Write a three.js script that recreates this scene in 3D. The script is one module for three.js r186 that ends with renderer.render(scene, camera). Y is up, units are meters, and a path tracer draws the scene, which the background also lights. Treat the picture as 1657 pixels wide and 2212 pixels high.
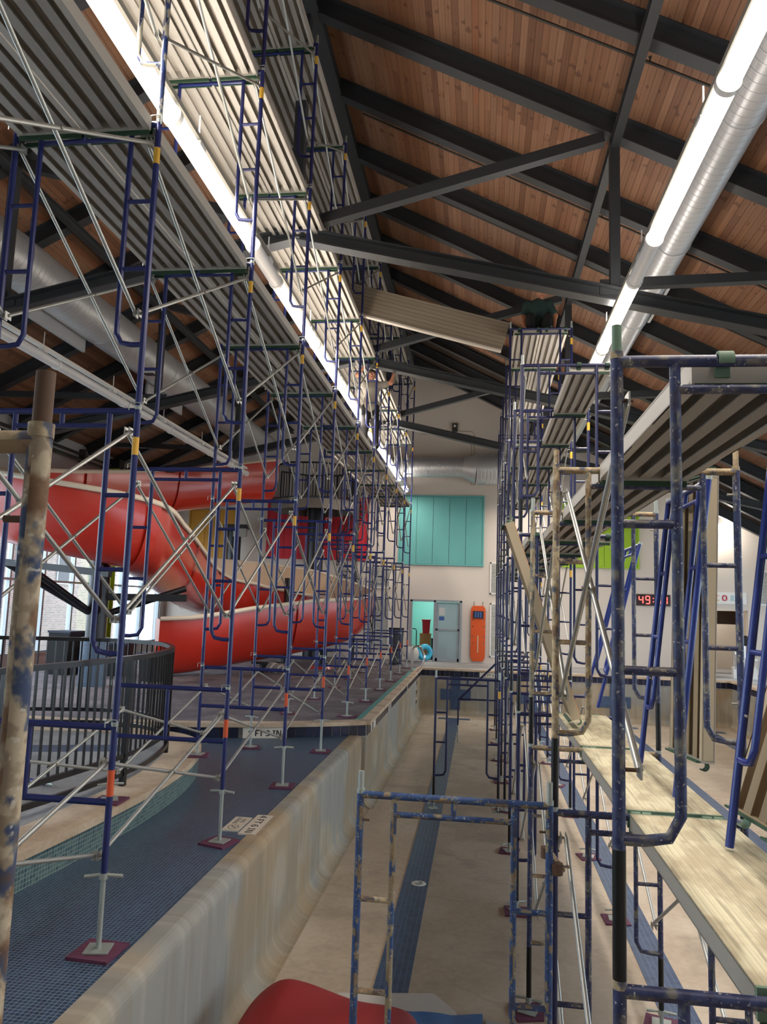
import * as THREE from 'three';
import { mergeGeometries, mergeVertices } from 'three/addons/utils/BufferGeometryUtils.js';
import { MarchingCubes } from 'three/addons/objects/MarchingCubes.js';
import { RectAreaLightUniformsLib } from 'three/addons/lights/RectAreaLightUniformsLib.js';
import { FontLoader } from 'three/addons/loaders/FontLoader.js';
import { TextGeometry } from 'three/addons/geometries/TextGeometry.js';

// ---------- camera, sky, light, exposure (metres; the camera is the origin, the pool runs along -z) ----------
const scene = new THREE.Scene();
const camera = new THREE.PerspectiveCamera(68.05, 1657 / 2212, 0.05, 300);
camera.quaternion.setFromRotationMatrix(new THREE.Matrix4().makeBasis(
  new THREE.Vector3(0.991582, 0.032672, -0.12529), new THREE.Vector3(-0.016972, 0.992088, 0.124388), new THREE.Vector3(0.128363, -0.121215, 0.984292)));
scene.add(camera);
const renderer = new THREE.WebGLRenderer({ antialias: true });
renderer.toneMapping = THREE.LinearToneMapping;
renderer.toneMappingExposure = 1.45;
renderer.shadowMap.enabled = true;
scene.background = new THREE.Color(0.7, 0.85, 1.0);
scene.backgroundIntensity = 4.2;
RectAreaLightUniformsLib.init();
const LAMP = 54, GLOW = 2.4;            // lamp tubes: what they give, what the eye sees of them

// ---------- helpers ----------
const V = (x, y, z) => new THREE.Vector3(x, y, z);
let seed = 7;
const rnd = () => { seed = (seed * 1664525 + 1013904223) >>> 0; return seed / 4294967296; };
const rr = (a, b) => a + (b - a) * rnd();
const used = {};
function numbered(n) { const k = used[n] = (used[n] ?? -1) + 1; return k ? `${n}_${String(k).padStart(3, '0')}` : n; }
function shade(o) { o.traverse((m) => { if (m.isMesh) { m.castShadow = true; m.receiveShadow = true; } }); return o; }
function tag(o, label, category, group) { o.userData.label = label; o.userData.category = category; if (group) o.userData.group = group; return o; }
function thing(name, label, category, p = [0, 0, 0], ry = 0, group) {
  const o = new THREE.Group(); o.name = numbered(name); o.position.set(...p); o.rotation.y = ry; scene.add(o);
  return tag(o, label, category, group);
}
function mesh(name, geo, mat, parent) { const m = new THREE.Mesh(geo, mat); m.name = name; m.castShadow = m.receiveShadow = true; parent.add(m); return m; }
function struct(name, geo, mat, parent) { const m = mesh(name, geo, mat, parent ?? scene); if (!parent) m.userData.kind = 'structure'; return m; }
function structGroup(name) { const g = new THREE.Group(); g.name = name; g.userData.kind = 'structure'; scene.add(g); return g; }
function copy(src, base, p, ry, label, group) {
  const o = src.clone(); o.name = numbered(base); o.position.set(...p); if (ry !== undefined) o.rotation.y = ry;
  o.userData = { ...src.userData }; if (label) o.userData.label = label; if (group) o.userData.group = group; scene.add(o); return o;
}
const merge = (list) => mergeGeometries(list.map((g) => { const q = g.index ? g.toNonIndexed() : g; for (const k of Object.keys(q.attributes)) if (!['position', 'normal', 'uv'].includes(k)) q.deleteAttribute(k); return q; }));
function box(w, h, d, x = 0, y = 0, z = 0) {                // uv in metres
  const g = new THREE.BoxGeometry(w, h, d), p = g.attributes.position, n = g.attributes.normal, u = g.attributes.uv;
  for (let i = 0; i < p.count; i++) {
    const X = p.getX(i) + x, Y = p.getY(i) + y, Z = p.getZ(i) + z;
    if (Math.abs(n.getX(i)) > 0.5) u.setXY(i, Z, Y); else if (Math.abs(n.getY(i)) > 0.5) u.setXY(i, X, Z); else u.setXY(i, X, Y);
  }
  return g.translate(x, y, z);
}
const B = (x0, x1, y0, y1, z0, z1) => box(x1 - x0, y1 - y0, z1 - z0, (x0 + x1) / 2, (y0 + y1) / 2, (z0 + z1) / 2);
function planarUV(g) {
  if (g.index) g = g.toNonIndexed(); g.computeVertexNormals();
  const p = g.attributes.position, n = g.attributes.normal, u = new Float32Array(p.count * 2);
  for (let i = 0; i < p.count; i++) {
    const a = Math.abs(n.getX(i)), b = Math.abs(n.getY(i)), c = Math.abs(n.getZ(i));
    if (a > b && a > c) { u[2 * i] = p.getZ(i); u[2 * i + 1] = p.getY(i); } else if (b > c) { u[2 * i] = p.getX(i); u[2 * i + 1] = p.getZ(i); } else { u[2 * i] = p.getX(i); u[2 * i + 1] = p.getY(i); }
  }
  g.setAttribute('uv', new THREE.BufferAttribute(u, 2)); return g;
}
function rod(a, b, r, seg = 12, r2 = r, open = false) {       // straight tube from a to b, uv in metres
  const A = V(...a), Bv = V(...b), d = Bv.clone().sub(A), L = d.length();
  const g = new THREE.CylinderGeometry(r2, r, L, seg, 1, open), u = g.attributes.uv, off = (A.x * 3.1 + A.z * 1.7) % 1;
  for (let i = 0; i < u.count; i++) u.setXY(i, u.getX(i) * r * 6.28 + off, u.getY(i) * L + A.y);
  g.translate(0, L / 2, 0); g.applyQuaternion(new THREE.Quaternion().setFromUnitVectors(V(0, 1, 0), d.normalize())); return g.translate(A.x, A.y, A.z);
}
class Poly extends THREE.Curve {                              // straight runs with rounded corners
  constructor(pts, rad) {
    super(); this.path = new THREE.CurvePath();
    const P = pts.map((p) => V(...p)); let last = P[0];
    for (let i = 1; i < P.length - 1; i++) {
      const r = Math.min(rad, P[i].distanceTo(P[i - 1]) * 0.49, P[i].distanceTo(P[i + 1]) * 0.49);
      const a = P[i].clone().add(P[i - 1].clone().sub(P[i]).setLength(r)), b = P[i].clone().add(P[i + 1].clone().sub(P[i]).setLength(r));
      this.path.add(new THREE.LineCurve3(last, a)); this.path.add(new THREE.QuadraticBezierCurve3(a, P[i], b)); last = b;
    }
    this.path.add(new THREE.LineCurve3(last, P[P.length - 1]));
  }
  getPoint(t, o = V(0, 0, 0)) { return o.copy(this.path.getPoint(t)); }
}
function tubeUV(g, L, r) { const u = g.attributes.uv; for (let i = 0; i < u.count; i++) u.setXY(i, u.getY(i) * r * 6.28, u.getX(i) * L); return g; }
function bent(pts, r, rad = 0.1, n = 28, seg = 10) { const c = new Poly(pts, rad); return tubeUV(new THREE.TubeGeometry(c, n, r, seg, false), c.getLength(), r); }
function smoothTube(pts, r, n = 40, seg = 10, closed = false) { const c = new THREE.CatmullRomCurve3(pts.map((p) => V(...p)), closed); return tubeUV(new THREE.TubeGeometry(c, n, r, seg, closed), c.getLength(), r); }
function ext(pts, depth, bevel = 0) {                         // polygon in x,y extruded along z
  const s = new THREE.Shape(pts.map((p) => new THREE.Vector2(...p)));
  return planarUV(new THREE.ExtrudeGeometry(s, { depth, bevelEnabled: bevel > 0, bevelSize: bevel, bevelThickness: bevel, bevelSegments: 2 }));
}
function plate(pts, y0, y1, holes = []) {                     // polygon in x,z lifted from y0 to y1
  const s = new THREE.Shape(pts.map(([x, z]) => new THREE.Vector2(x, -z)));
  for (const h of holes) s.holes.push(new THREE.Path(h.map(([x, z]) => new THREE.Vector2(x, -z))));
  const g = new THREE.ExtrudeGeometry(s, { depth: y1 - y0, bevelEnabled: false }); g.rotateX(-Math.PI / 2); return planarUV(g.translate(0, y0, 0));
}
function iBeam(a, b, depth, width, tf = 0.018, tw = 0.014, up = V(0, 1, 0)) {   // rolled section from a to b, its web along up
  const A = V(...a), d = V(...b).sub(A), L = d.length(), z = d.clone().normalize(), x = up.clone().cross(z).normalize(), y = z.clone().cross(x);
  const D = depth / 2, W = width / 2, T = tw / 2;
  const g = ext([[-W, -D], [W, -D], [W, -D + tf], [T, -D + tf], [T, D - tf], [W, D - tf], [W, D], [-W, D], [-W, D - tf], [-T, D - tf], [-T, -D + tf], [-W, -D + tf]], L);
  return g.applyMatrix4(new THREE.Matrix4().makeBasis(x, y, z).setPosition(A));
}
function boxBeam(a, b, w, h, up = V(0, 1, 0)) {
  const A = V(...a), d = V(...b).sub(A), L = d.length(), z = d.clone().normalize(), x = up.clone().cross(z).normalize(), y = z.clone().cross(x);
  return box(w, h, L, 0, 0, L / 2).applyMatrix4(new THREE.Matrix4().makeBasis(x, y, z).setPosition(A));
}
const ORD = ['first', 'second', 'third', 'fourth', 'fifth', 'sixth', 'seventh', 'eighth', 'ninth', 'tenth', 'eleventh', 'twelfth'];

// ---------- textures ----------
const perm = new Uint8Array(512); { const p = [...Array(256).keys()]; for (let i = 255; i > 0; i--) { const j = Math.floor(rnd() * (i + 1)); [p[i], p[j]] = [p[j], p[i]]; } for (let i = 0; i < 512; i++) perm[i] = p[i & 255]; }
function vn(x, y, px, py) {                                   // periodic value noise
  const xi = Math.floor(x), yi = Math.floor(y), f = x - xi, g = y - yi, u = f * f * (3 - 2 * f), w = g * g * (3 - 2 * g);
  const h = (a, b) => perm[perm[((a % px) + px) % px & 255] + (((b % py) + py) % py & 255)] / 255;
  return (h(xi, yi) * (1 - u) + h(xi + 1, yi) * u) * (1 - w) + (h(xi, yi + 1) * (1 - u) + h(xi + 1, yi + 1) * u) * w;
}
function fbm(x, y, fx, fy, oct = 4) { let s = 0, a = 0.5, t = 0; for (let o = 0; o < oct; o++) { s += a * vn(x * fx, y * fy, fx, fy); t += a; a *= 0.5; fx *= 2; fy *= 2; } return s / t; }
function tex(w, h, fn, srgb = true, sx = 1, sy = 1) {         // fn(u, v) -> [r, g, b] 0..255; one repeat covers sx by sy metres
  const d = new Uint8Array(w * h * 4);
  for (let y = 0; y < h; y++) for (let x = 0; x < w; x++) { const c = fn(x / w, y / h), i = (y * w + x) * 4; for (let k = 0; k < 3; k++) d[i + k] = Math.max(0, Math.min(255, c[k])); d[i + 3] = 255; }
  const t = new THREE.DataTexture(d, w, h); t.wrapS = t.wrapT = THREE.RepeatWrapping; t.magFilter = THREE.LinearFilter; t.minFilter = THREE.LinearMipmapLinearFilter; t.generateMipmaps = true;
  if (srgb) t.colorSpace = THREE.SRGBColorSpace; t.repeat.set(1 / sx, 1 / sy); t.needsUpdate = true; return t;
}
const mix = (a, b, t) => a.map((v, i) => v + (b[i] - v) * t), clamp = (x) => Math.max(0, Math.min(1, x)), step = (a, b, x) => { const t = clamp((x - a) / (b - a)); return t * t * (3 - 2 * t); };
function canvasTex(w, h, draw) {
  const c = document.createElement('canvas'); c.width = w; c.height = h; const g = c.getContext('2d'); draw(g, w, h);
  const t = new THREE.CanvasTexture(c); t.colorSpace = THREE.SRGBColorSpace; t.magFilter = THREE.LinearFilter; return t;
}
const T = {};
T.wood = [0, 1, 2].map((k) => tex(128, 1024, (u, v) => {      // boards run along v
  const g = fbm(u + k * 0.31, v, 14, 1, 4), f = fbm(u, v + k * 0.4, 64, 3, 3), knot = step(0.8, 0.86, fbm(u + 0.2 * k, v, 3, 18, 2));
  return mix(mix([164, 124, 96], [144, 104, 78], clamp((g - 0.3) * 1.6)), [90, 56, 38], knot * 0.55 + 0.18 * step(0.55, 0.8, f));
}, true, 0.22, 3.4));
T.mosaic = tex(1024, 1024, (u, v) => {
  const n = 32, a = u * n, b = v * n, e = Math.min(a % 1, b % 1, 1 - (a % 1), 1 - (b % 1)), i = perm[perm[Math.floor(a)] + Math.floor(b)] / 255;
  const t = mix([40, 62, 88], [56, 82, 110], i); return mix([136, 150, 158], t, step(0.035, 0.075, e));
}, true, 0.96, 0.96);
T.mosaicGreen = tex(512, 512, (u, v) => {
  const n = 16, a = u * n, b = v * n, e = Math.min(a % 1, b % 1, 1 - (a % 1), 1 - (b % 1)), i = perm[perm[Math.floor(a)] + Math.floor(b)] / 255;
  return mix([150, 160, 150], mix([52, 80, 88], [92, 116, 112], i), step(0.04, 0.09, e));
}, true, 0.56, 0.56);
T.lane = tex(256, 512, (u, v) => { const a = u * 6, b = v * 12, e = Math.min(a % 1, 1 - (a % 1)), f = Math.min(b % 1, 1 - (b % 1)), i = perm[perm[Math.floor(a)] + Math.floor(b)] / 255; return mix([112, 128, 148], mix([46, 66, 96], [60, 82, 114], i), Math.min(step(0.02, 0.05, e), 0.75 + 0.25 * step(0.02, 0.06, f))); }, true, 0.32, 0.64);
T.plasterWall = tex(1024, 512, (u, v) => {                    // drip-stained pool plaster, v up
  const s = fbm(u, v, 80, 3, 4), s2 = fbm(u + 0.3, v, 40, 4, 4), b = fbm(u, v, 10, 5, 4), c = fbm(u + 0.6, v + 0.2, 5, 3, 4);
  let k = mix([164, 153, 133], [144, 143, 136], step(0.4, 0.64, b)); k = mix(k, [148, 124, 90], 0.6 * step(0.48, 0.7, c));
  k = mix(k, [194, 188, 174], 0.2 * step(0.5, 0.76, s)); return mix(k, [118, 111, 98], 0.22 * step(0.5, 0.76, s2));
}, true, 5.2, 3.2);
T.plasterFloor = tex(1024, 1024, (u, v) => {
  const b = fbm(u, v, 6, 6, 5), c = fbm(u + 0.4, v + 0.1, 9, 9, 4), f = fbm(u, v, 128, 128, 2), l = Math.abs(fbm(u + 0.7, v, 8, 12, 3) - 0.5);
  let k = mix([192, 178, 158], [176, 160, 139], step(0.35, 0.7, b)); k = mix(k, [150, 138, 122], 0.45 * step(0.62, 0.8, c)); k = mix(k, [152, 138, 122], 0.25 * (1 - step(0.0, 0.03, l)));
  return k.map((x) => x + (f - 0.5) * 14);
}, true, 6, 6);
T.deck = tex(512, 512, (u, v) => { const f = fbm(u, v, 128, 128, 2), b = fbm(u, v, 5, 5, 4); const k = mix([122, 116, 118], [98, 90, 94], step(0.3, 0.75, b)); return k.map((x) => x + (f - 0.5) * 46); }, true, 2.2, 2.2);
T.concrete = tex(512, 512, (u, v) => { const f = fbm(u, v, 90, 90, 2), b = fbm(u, v, 4, 4, 4); const k = mix([172, 172, 172], [150, 148, 146], step(0.3, 0.75, b)); return k.map((x) => x + (f - 0.5) * 18); }, true, 2.6, 2.6);
T.coping = tex(512, 256, (u, v) => { const f = fbm(u, v, 90, 45, 3), b = fbm(u, v, 6, 3, 4); const k = mix([206, 186, 160], [182, 160, 134], step(0.35, 0.75, b)); return k.map((x) => x + (f - 0.5) * 22); }, true, 2, 1);
const splat = (base, alt, dirt, lo, hi, rust) => (u, v) => {
  const a = fbm(u, v, 6, 14, 5), b = fbm(u + 0.37, v + 0.2, 14, 40, 4), d = fbm(u + 0.7, v, 26, 90, 2), e = fbm(u + 0.1, v + 0.6, 4, 8, 4);
  let k = mix(base, alt, step(0.4, 0.65, b)); k = mix(k, dirt, step(lo, hi, a)); k = mix(k, [196, 188, 170], 0.8 * step(0.77, 0.83, d)); return mix(k, [98, 66, 44], rust * step(0.58, 0.7, e));
};
T.worn = tex(256, 512, splat([34, 42, 80], [50, 60, 98], [116, 116, 108], 0.54, 0.78, 0.2), true, 0.3, 0.9);
T.wornBright = tex(256, 512, splat([40, 68, 116], [52, 82, 130], [140, 126, 102], 0.58, 0.68, 0.3), true, 0.3, 0.9);
T.caked = tex(256, 512, splat([186, 168, 134], [156, 140, 112], [86, 96, 116], 0.6, 0.72, 0.45), true, 0.3, 0.9);
T.aluDeck = tex(256, 1024, (u, v) => { const a = fbm(u, v, 6, 12, 5), b = fbm(u + 0.4, v, 30, 6, 3), r = Math.abs(((u * 16) % 1) - 0.5); let k = mix([206, 198, 166], [176, 164, 134], step(0.35, 0.7, a)); k = mix(k, [134, 126, 104], 0.5 * step(0.62, 0.76, b)); return mix(k, [140, 130, 106], 0.45 * step(0.4, 0.48, r)); }, true, 0.52, 2.1);
T.ply = tex(256, 256, (u, v) => { const a = fbm(u, v, 3, 24, 4); return mix([110, 58, 84], [84, 42, 64], a); }, true, 0.3, 0.3);
T.ridge = tex(128, 8, (u) => { const r = Math.abs(((u * 16) % 1) - 0.5) * 2; const h = 255 * step(0.1, 0.35, r); return [h, h, h]; }, false, 0.52, 0.5);
T.spiral = tex(8, 256, (u, v) => { const r = Math.abs(((v * 4) % 1) - 0.5) * 2, h = 255 * (1 - step(0.86, 0.98, r)); return [h, h, h]; }, false, 1, 0.52);
T.perf = tex(128, 256, (u, v) => { const a = (u * 6) % 1 - 0.5, b = (v * 12 + (Math.floor(u * 6) % 2) * 0.5) % 1 - 0.5, h = a * a + b * b < 0.11 ? 0 : 255; return [h, h, h]; }, false, 0.3, 0.6);
T.brick = tex(512, 512, (u, v) => { const b = v * 24, row = Math.floor(b), a = u * 8 + (row % 2) * 0.5, e = Math.min((a % 1) * 3, (1 - (a % 1)) * 3, b % 1, 1 - (b % 1)), i = perm[perm[Math.floor(a) & 255] + row] / 255; return mix([176, 172, 168], mix([120, 104, 96], [146, 124, 112], i), step(0.06, 0.14, e)); }, true, 1.7, 1.7);
T.board = tex(256, 64, (u, v) => { const a = fbm(u, v, 4, 20, 4), r = Math.abs(((v * 8) % 1) - 0.5); return mix(mix([158, 146, 128], [138, 126, 108], a), [108, 100, 88], step(0.46, 0.5, r)); }, true, 3, 0.62);

// ---------- materials ----------
const std = (o) => new THREE.MeshStandardMaterial({ roughness: 0.6, ...o });
const M = {
  wall: std({ color: 0xd3c9bd, roughness: 0.85 }), wallGrey: std({ color: 0xb4b1ac, roughness: 0.85 }), gable: std({ color: 0xb9aa9a, roughness: 0.9 }),
  steel: std({ color: 0x34373a, roughness: 0.55 }), roofSlab: std({ color: 0x3a2a1e, roughness: 0.9 }), pipe: std({ color: 0x3a352f, roughness: 0.5 }),
  wood: [[0xe6e2de, 0], [0xd6cac0, 1], [0xe2d6ca, 2], [0xbeb0a6, 0], [0xe8dccc, 1], [0xccbeb4, 2], [0xe0c4ae, 0]].map(([c, k]) => std({ color: c, map: T.wood[k], roughness: 0.6 })),
  mosaic: std({ map: T.mosaic, roughness: 0.4 }), mosaicGreen: std({ map: T.mosaicGreen, roughness: 0.4 }), lane: std({ map: T.lane, roughness: 0.45 }),
  poolWall: std({ map: T.plasterWall, roughness: 0.8 }), poolFloor: std({ map: T.plasterFloor, roughness: 0.75 }), deck: std({ map: T.deck, roughness: 0.85 }), concrete: std({ map: T.concrete, roughness: 0.8 }),
  coping: std({ map: T.coping, roughness: 0.8 }), navyTile: [0x1d2238, 0x232a44, 0x191d2e].map((c) => std({ color: c, roughness: 0.25 })), whiteTile: std({ color: 0xd6d2c6, roughness: 0.3 }), grout: std({ color: 0xb0aea6, roughness: 0.9 }),
  blue: std({ color: 0x222b62, roughness: 0.32 }), blueDark: std({ color: 0x1b214b, roughness: 0.4 }), worn: std({ map: T.worn, roughness: 0.5 }), bright: std({ map: T.wornBright, roughness: 0.5 }), caked: std({ map: T.caked, roughness: 0.85 }),
  freshBlue: std({ color: 0x1d3078, roughness: 0.3 }), blackPaint: std({ color: 0x16181c, roughness: 0.35 }), rust: std({ color: 0x5e4838, roughness: 0.85 }),
  galv: std({ color: 0xb8bab4, roughness: 0.38, metalness: 0.75 }), galvDull: std({ color: 0x9a968c, roughness: 0.6, metalness: 0.35 }), zinc: std({ color: 0xa6aea8, roughness: 0.45, metalness: 0.4 }), chrome: std({ color: 0xdedede, roughness: 0.15, metalness: 1 }),
  alu: std({ color: 0xb2aca1, roughness: 0.5, metalness: 0.15 }), aluDark: std({ color: 0x98928a, roughness: 0.55, metalness: 0.15 }), aluTop: std({ map: T.aluDeck, bumpMap: T.ridge, bumpScale: 0.003, roughness: 0.75 }), perf: std({ color: 0xb0aaa0, roughness: 0.5, metalness: 0.4, alphaMap: T.perf, alphaTest: 0.5, side: THREE.DoubleSide }),
  green: std({ color: 0x24452f, roughness: 0.6 }), greenWorn: std({ color: 0x67806a, roughness: 0.7 }), tan: std({ color: 0xb98a5c, roughness: 0.75 }),
  purple: std({ map: T.ply, roughness: 0.8 }), orangeTag: std({ color: 0xd0562c, roughness: 0.6 }), yellow: std({ color: 0xd8a83a, roughness: 0.5 }), white: std({ color: 0xe6e4de, roughness: 0.5 }), whiteGloss: std({ color: 0xe4e4e2, roughness: 0.3 }), black: std({ color: 0x0e0f11, roughness: 0.3 }), rubber: std({ color: 0x1a1a1b, roughness: 0.8 }),
  red: new THREE.MeshPhysicalMaterial({ color: 0xb82a1a, roughness: 0.28, clearcoat: 0.6, clearcoatRoughness: 0.15 }), liner: std({ color: 0xcdb294, roughness: 0.35 }), rim: std({ color: 0xd2c3ae, roughness: 0.45 }),
  duct: std({ color: 0xc2c4c6, roughness: 0.36, metalness: 0.5, bumpMap: T.spiral, bumpScale: 0.008 }), ductPlain: std({ color: 0xc2c4c6, roughness: 0.4, metalness: 0.4 }),
  teal: std({ color: 0x62a8a4, roughness: 0.7 }), lime: std({ color: 0x9cc42c, roughness: 0.6 }), crimson: std({ color: 0xc02634, roughness: 0.7 }), ochre: std({ color: 0xc08a2c, roughness: 0.7 }), cushion: std({ color: 0x86181a, roughness: 0.65 }), tarp: std({ color: 0x3f6ea8, roughness: 0.5, side: THREE.DoubleSide }), tarpDark: std({ color: 0x3c5f9c, roughness: 0.55 }), sheet: std({ color: 0xbdb8b0, roughness: 0.8 }),
  tube: std({ color: 0xffffff, roughness: 0.4, emissive: 0xfff4e6, emissiveIntensity: GLOW }), tubeOff: std({ color: 0xd8d8d8, roughness: 0.35 }), bulb: std({ color: 0xffffff, emissive: 0xffffff, emissiveIntensity: 8 }),
  glass: new THREE.MeshPhysicalMaterial({ color: 0xffffff, transmission: 1, thickness: 0, roughness: 0.02, ior: 1.45 }), frosted: new THREE.MeshPhysicalMaterial({ color: 0xc4ccd0, transmission: 0.6, thickness: 0, roughness: 0.6 }), frame: std({ color: 0xa9b0b4, roughness: 0.4, metalness: 0.4 }),
  brick: std({ map: T.brick, roughness: 0.9 }), ground: std({ color: 0xc2c2be, roughness: 0.9 }), board: std({ map: T.board, roughness: 0.7 }), boardEdge: std({ color: 0xd6cec0, roughness: 0.6 }), orangeBoard: std({ color: 0xd6561e, roughness: 0.45 }), louvre: std({ color: 0xc9c9c4, roughness: 0.6 }), navyPad: std({ color: 0x1c2438, roughness: 0.6 }),
  skin: std({ color: 0xb47a5c, roughness: 0.6 }), shirtGrey: std({ color: 0x8f877c, roughness: 0.9 }), shirtGreen: std({ color: 0x263c38, roughness: 0.9 }), trousers: std({ color: 0x1d1b1c, roughness: 0.9 }), hair: std({ color: 0x2a1c14, roughness: 0.8 }), tanBag: std({ color: 0xc79a5c, roughness: 0.7 }), cyan: std({ color: 0x3cb4d6, roughness: 0.4 }), ringGreen: std({ color: 0x5cb48c, roughness: 0.4 }), card: std({ color: 0xa87648, roughness: 0.8 }), aqua: std({ color: 0x8fd6c8, roughness: 0.8 }),
};
M.liner.side = M.red.side = M.rim.side = THREE.DoubleSide;

// ---------- dimensions of the hall ----------
const RX = -2.75, RY = 9.2, SL = 0.508, roofY = (x) => RY - SL * Math.abs(x - RX);
const XL = -12, XR = 11.6, ZF = -28, ZB = 6, DECK = -1.98, SHALLOW = -2.18, POOL = -3.35, ZP = -24.6, XPL = -1.92, XPR = 7.6, ZPN = -0.5;
const ang = Math.atan(SL);

// ---------- roof: slabs, boards, rafters, trusses ----------
for (const [side, x1, nm] of [[1, XR + 0.4, 'ceiling'], [-1, XL - 0.4, 'ceiling_left']]) {
  const roof = structGroup(nm), L = Math.abs(x1 - RX) / Math.cos(ang), mid = (RX + x1) / 2;
  const slab = box(L, 0.12, 34.6, 0, 0.085, 0); slab.rotateZ(-side * ang); slab.translate(mid, roofY(mid), -11);
  struct('roof_slab', slab, M.roofSlab, roof);
  const w = 0.1042, rows = Math.floor(L / w), geos = [11.6, 17.2].map((d) => [0, 1].map((k) => { const g = box(w - 0.004, 0.02, d), u = g.attributes.uv; for (let i = 0; i < u.count; i++) u.setXY(i, u.getX(i) + k * 0.11, u.getY(i) + k * 1.3); return g; }));
  for (let i = 0; i < Math.min(rows, 150); i++) {
    const s = (i + 0.5) * w, x = RX + side * s * Math.cos(ang), y = RY - s * Math.sin(ang), first = i % 2;   // two boards to a row, joints staggered
    const za = 6 - geos0(first), parts = side > 0 ? [[first, 6 - geos0(first) / 2], [1 - first, za - geos0(1 - first) / 2]] : [[0, -4], [1, -18.4]];
    for (const [k, z] of parts) {
      const m = mesh('roof_board', geos[k][Math.floor(rnd() * 2)], M.wood[Math.floor(rnd() * rnd() * 7.0) % 7], roof);
      m.position.set(x, y + rr(-0.002, 0.002), z); m.rotation.z = -side * ang;
    }
  }
}
function geos0(k) { return k ? 17.2 : 11.6; }
{
  const t = thing('ridge_beam', 'dark steel ridge beam running the length of the timber roof', 'beam', [RX, RY - 0.26, 0]);
  mesh('flange_section', iBeam([0, 0, ZF + 0.1], [0, 0, 5.8], 0.36, 0.42), M.steel, t);
}
const RAFT = []; for (let k = 2; k >= -9; k--) RAFT.push(-10.2 + 1.86 * k);
const RD = 0.3;
RAFT.forEach((z, i) => {
  const n = ORD[i];
  for (const side of [1, -1]) {
    const x0 = RX + side * 0.12, x1 = side > 0 ? XR - 0.06 : XL + 0.06, dy = (0.012 + RD / 2) / Math.cos(ang);
    const t = thing('roof_rafter', `dark steel roof rafter, ${n} from the camera, on the ${side > 0 ? 'right' : 'left'} slope of the wooden ceiling`, 'rafter', [RX, RY, z]);
    mesh('beam_section', iBeam([x0 - RX, roofY(x0) - dy - RY, 0], [x1 - RX, roofY(x1) - dy - RY, 0], RD, 0.2), M.steel, t);
  }
});
// sprinkler branches run beside the plain rafters
for (let i = 0; i < RAFT.length; i++) {
  if (i % 3 === 2) continue;
  const z = RAFT[i] - 0.48, side = 1, x0 = RX + 0.5, x1 = XR - 1;
  const t = thing('sprinkler_pipe', `thin dark sprinkler pipe beside the ${ORD[i]} rafter on the right roof slope`, 'pipe', [x0, roofY(x0) - 0.16, z]);
  mesh('pipe', rod([0, 0, 0], [x1 - x0, -(x1 - x0) * SL, 0], 0.019, 8), M.pipe, t);
  for (const f of [0.1, 0.32, 0.56, 0.8]) { const x = (x1 - x0) * f; mesh('hanger', rod([x, -x * SL, 0], [x, -x * SL + 0.14, 0], 0.006, 6), M.pipe, t); mesh('sprinkler_head', merge([rod([x + 0.08, -(x + 0.08) * SL, 0], [x + 0.08, -(x + 0.08) * SL + 0.07, 0], 0.011, 6), rod([x + 0.08, -(x + 0.08) * SL + 0.07, 0], [x + 0.08, -(x + 0.08) * SL + 0.078, 0], 0.022, 8)]), M.pipe, t); }
}
const chordY = (x) => 5.29 - 0.227 * Math.abs(x - RX);        // axis of the bottom chord
const ZT = [-10.2, -15.78, -21.36];
ZT.forEach((z, i) => {
  const t = thing('roof_truss', `dark steel scissor truss, ${['nearest', 'middle', 'farthest'][i]} of the three across the hall`, 'truss', [RX, 5.3, z]);
  const P = (x, y) => [x - RX, y - 5.3, 0], under = (x) => roofY(x) - 0.36;
  mesh('king_post', boxBeam(P(RX, 5.35), P(RX, RY - 0.44), 0.16, 0.16, V(0, 0, 1)), M.steel, t);
  for (const s of [1, -1]) {
    const xe = s > 0 ? XR - 0.1 : XL + 0.1, X = (d) => RX + s * d;
    mesh('bottom_chord', iBeam(P(X(0.06), chordY(X(0.06))), P(xe, chordY(xe)), 0.2, 0.22), M.steel, t);
    mesh('web_diagonal', boxBeam(P(X(0.1), chordY(RX) + 0.13), P(X(4.35), under(X(4.35)) - 0.06), 0.15, 0.15), M.steel, t);
    mesh('web_post', boxBeam(P(X(4.5), chordY(X(4.5)) + 0.1), P(X(4.5), under(X(4.5))), 0.13, 0.13, V(0, 0, 1)), M.steel, t);
    mesh('web_diagonal', boxBeam(P(X(4.55), chordY(X(4.5)) + 0.17), P(X(8.4), under(X(8.4)) - 0.03), 0.13, 0.13), M.steel, t);
    mesh('gusset_plate', B(X(4.5) - RX - 0.2, X(4.5) - RX + 0.2, chordY(X(4.5)) + 0.02 - 5.3, chordY(X(4.5)) + 0.24 - 5.3, -0.02, 0.02), M.steel, t);
  }
  mesh('gusset_plate', B(-0.3, 0.3, chordY(RX) - 5.33, chordY(RX) - 5.08, -0.02, 0.02), M.steel, t);
});
for (const s of [1, -1]) {
  const x = RX + s * 4.5, y = roofY(x) - 0.44, t = thing('strut_beam', `dark steel strut along the ${s > 0 ? 'right' : 'left'} roof slope between the trusses`, 'beam', [x, y, 0]);
  mesh('beam_section', iBeam([0, 0, ZF + 0.1], [0, 0, 5], 0.14, 0.12), M.steel, t);
}

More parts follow.
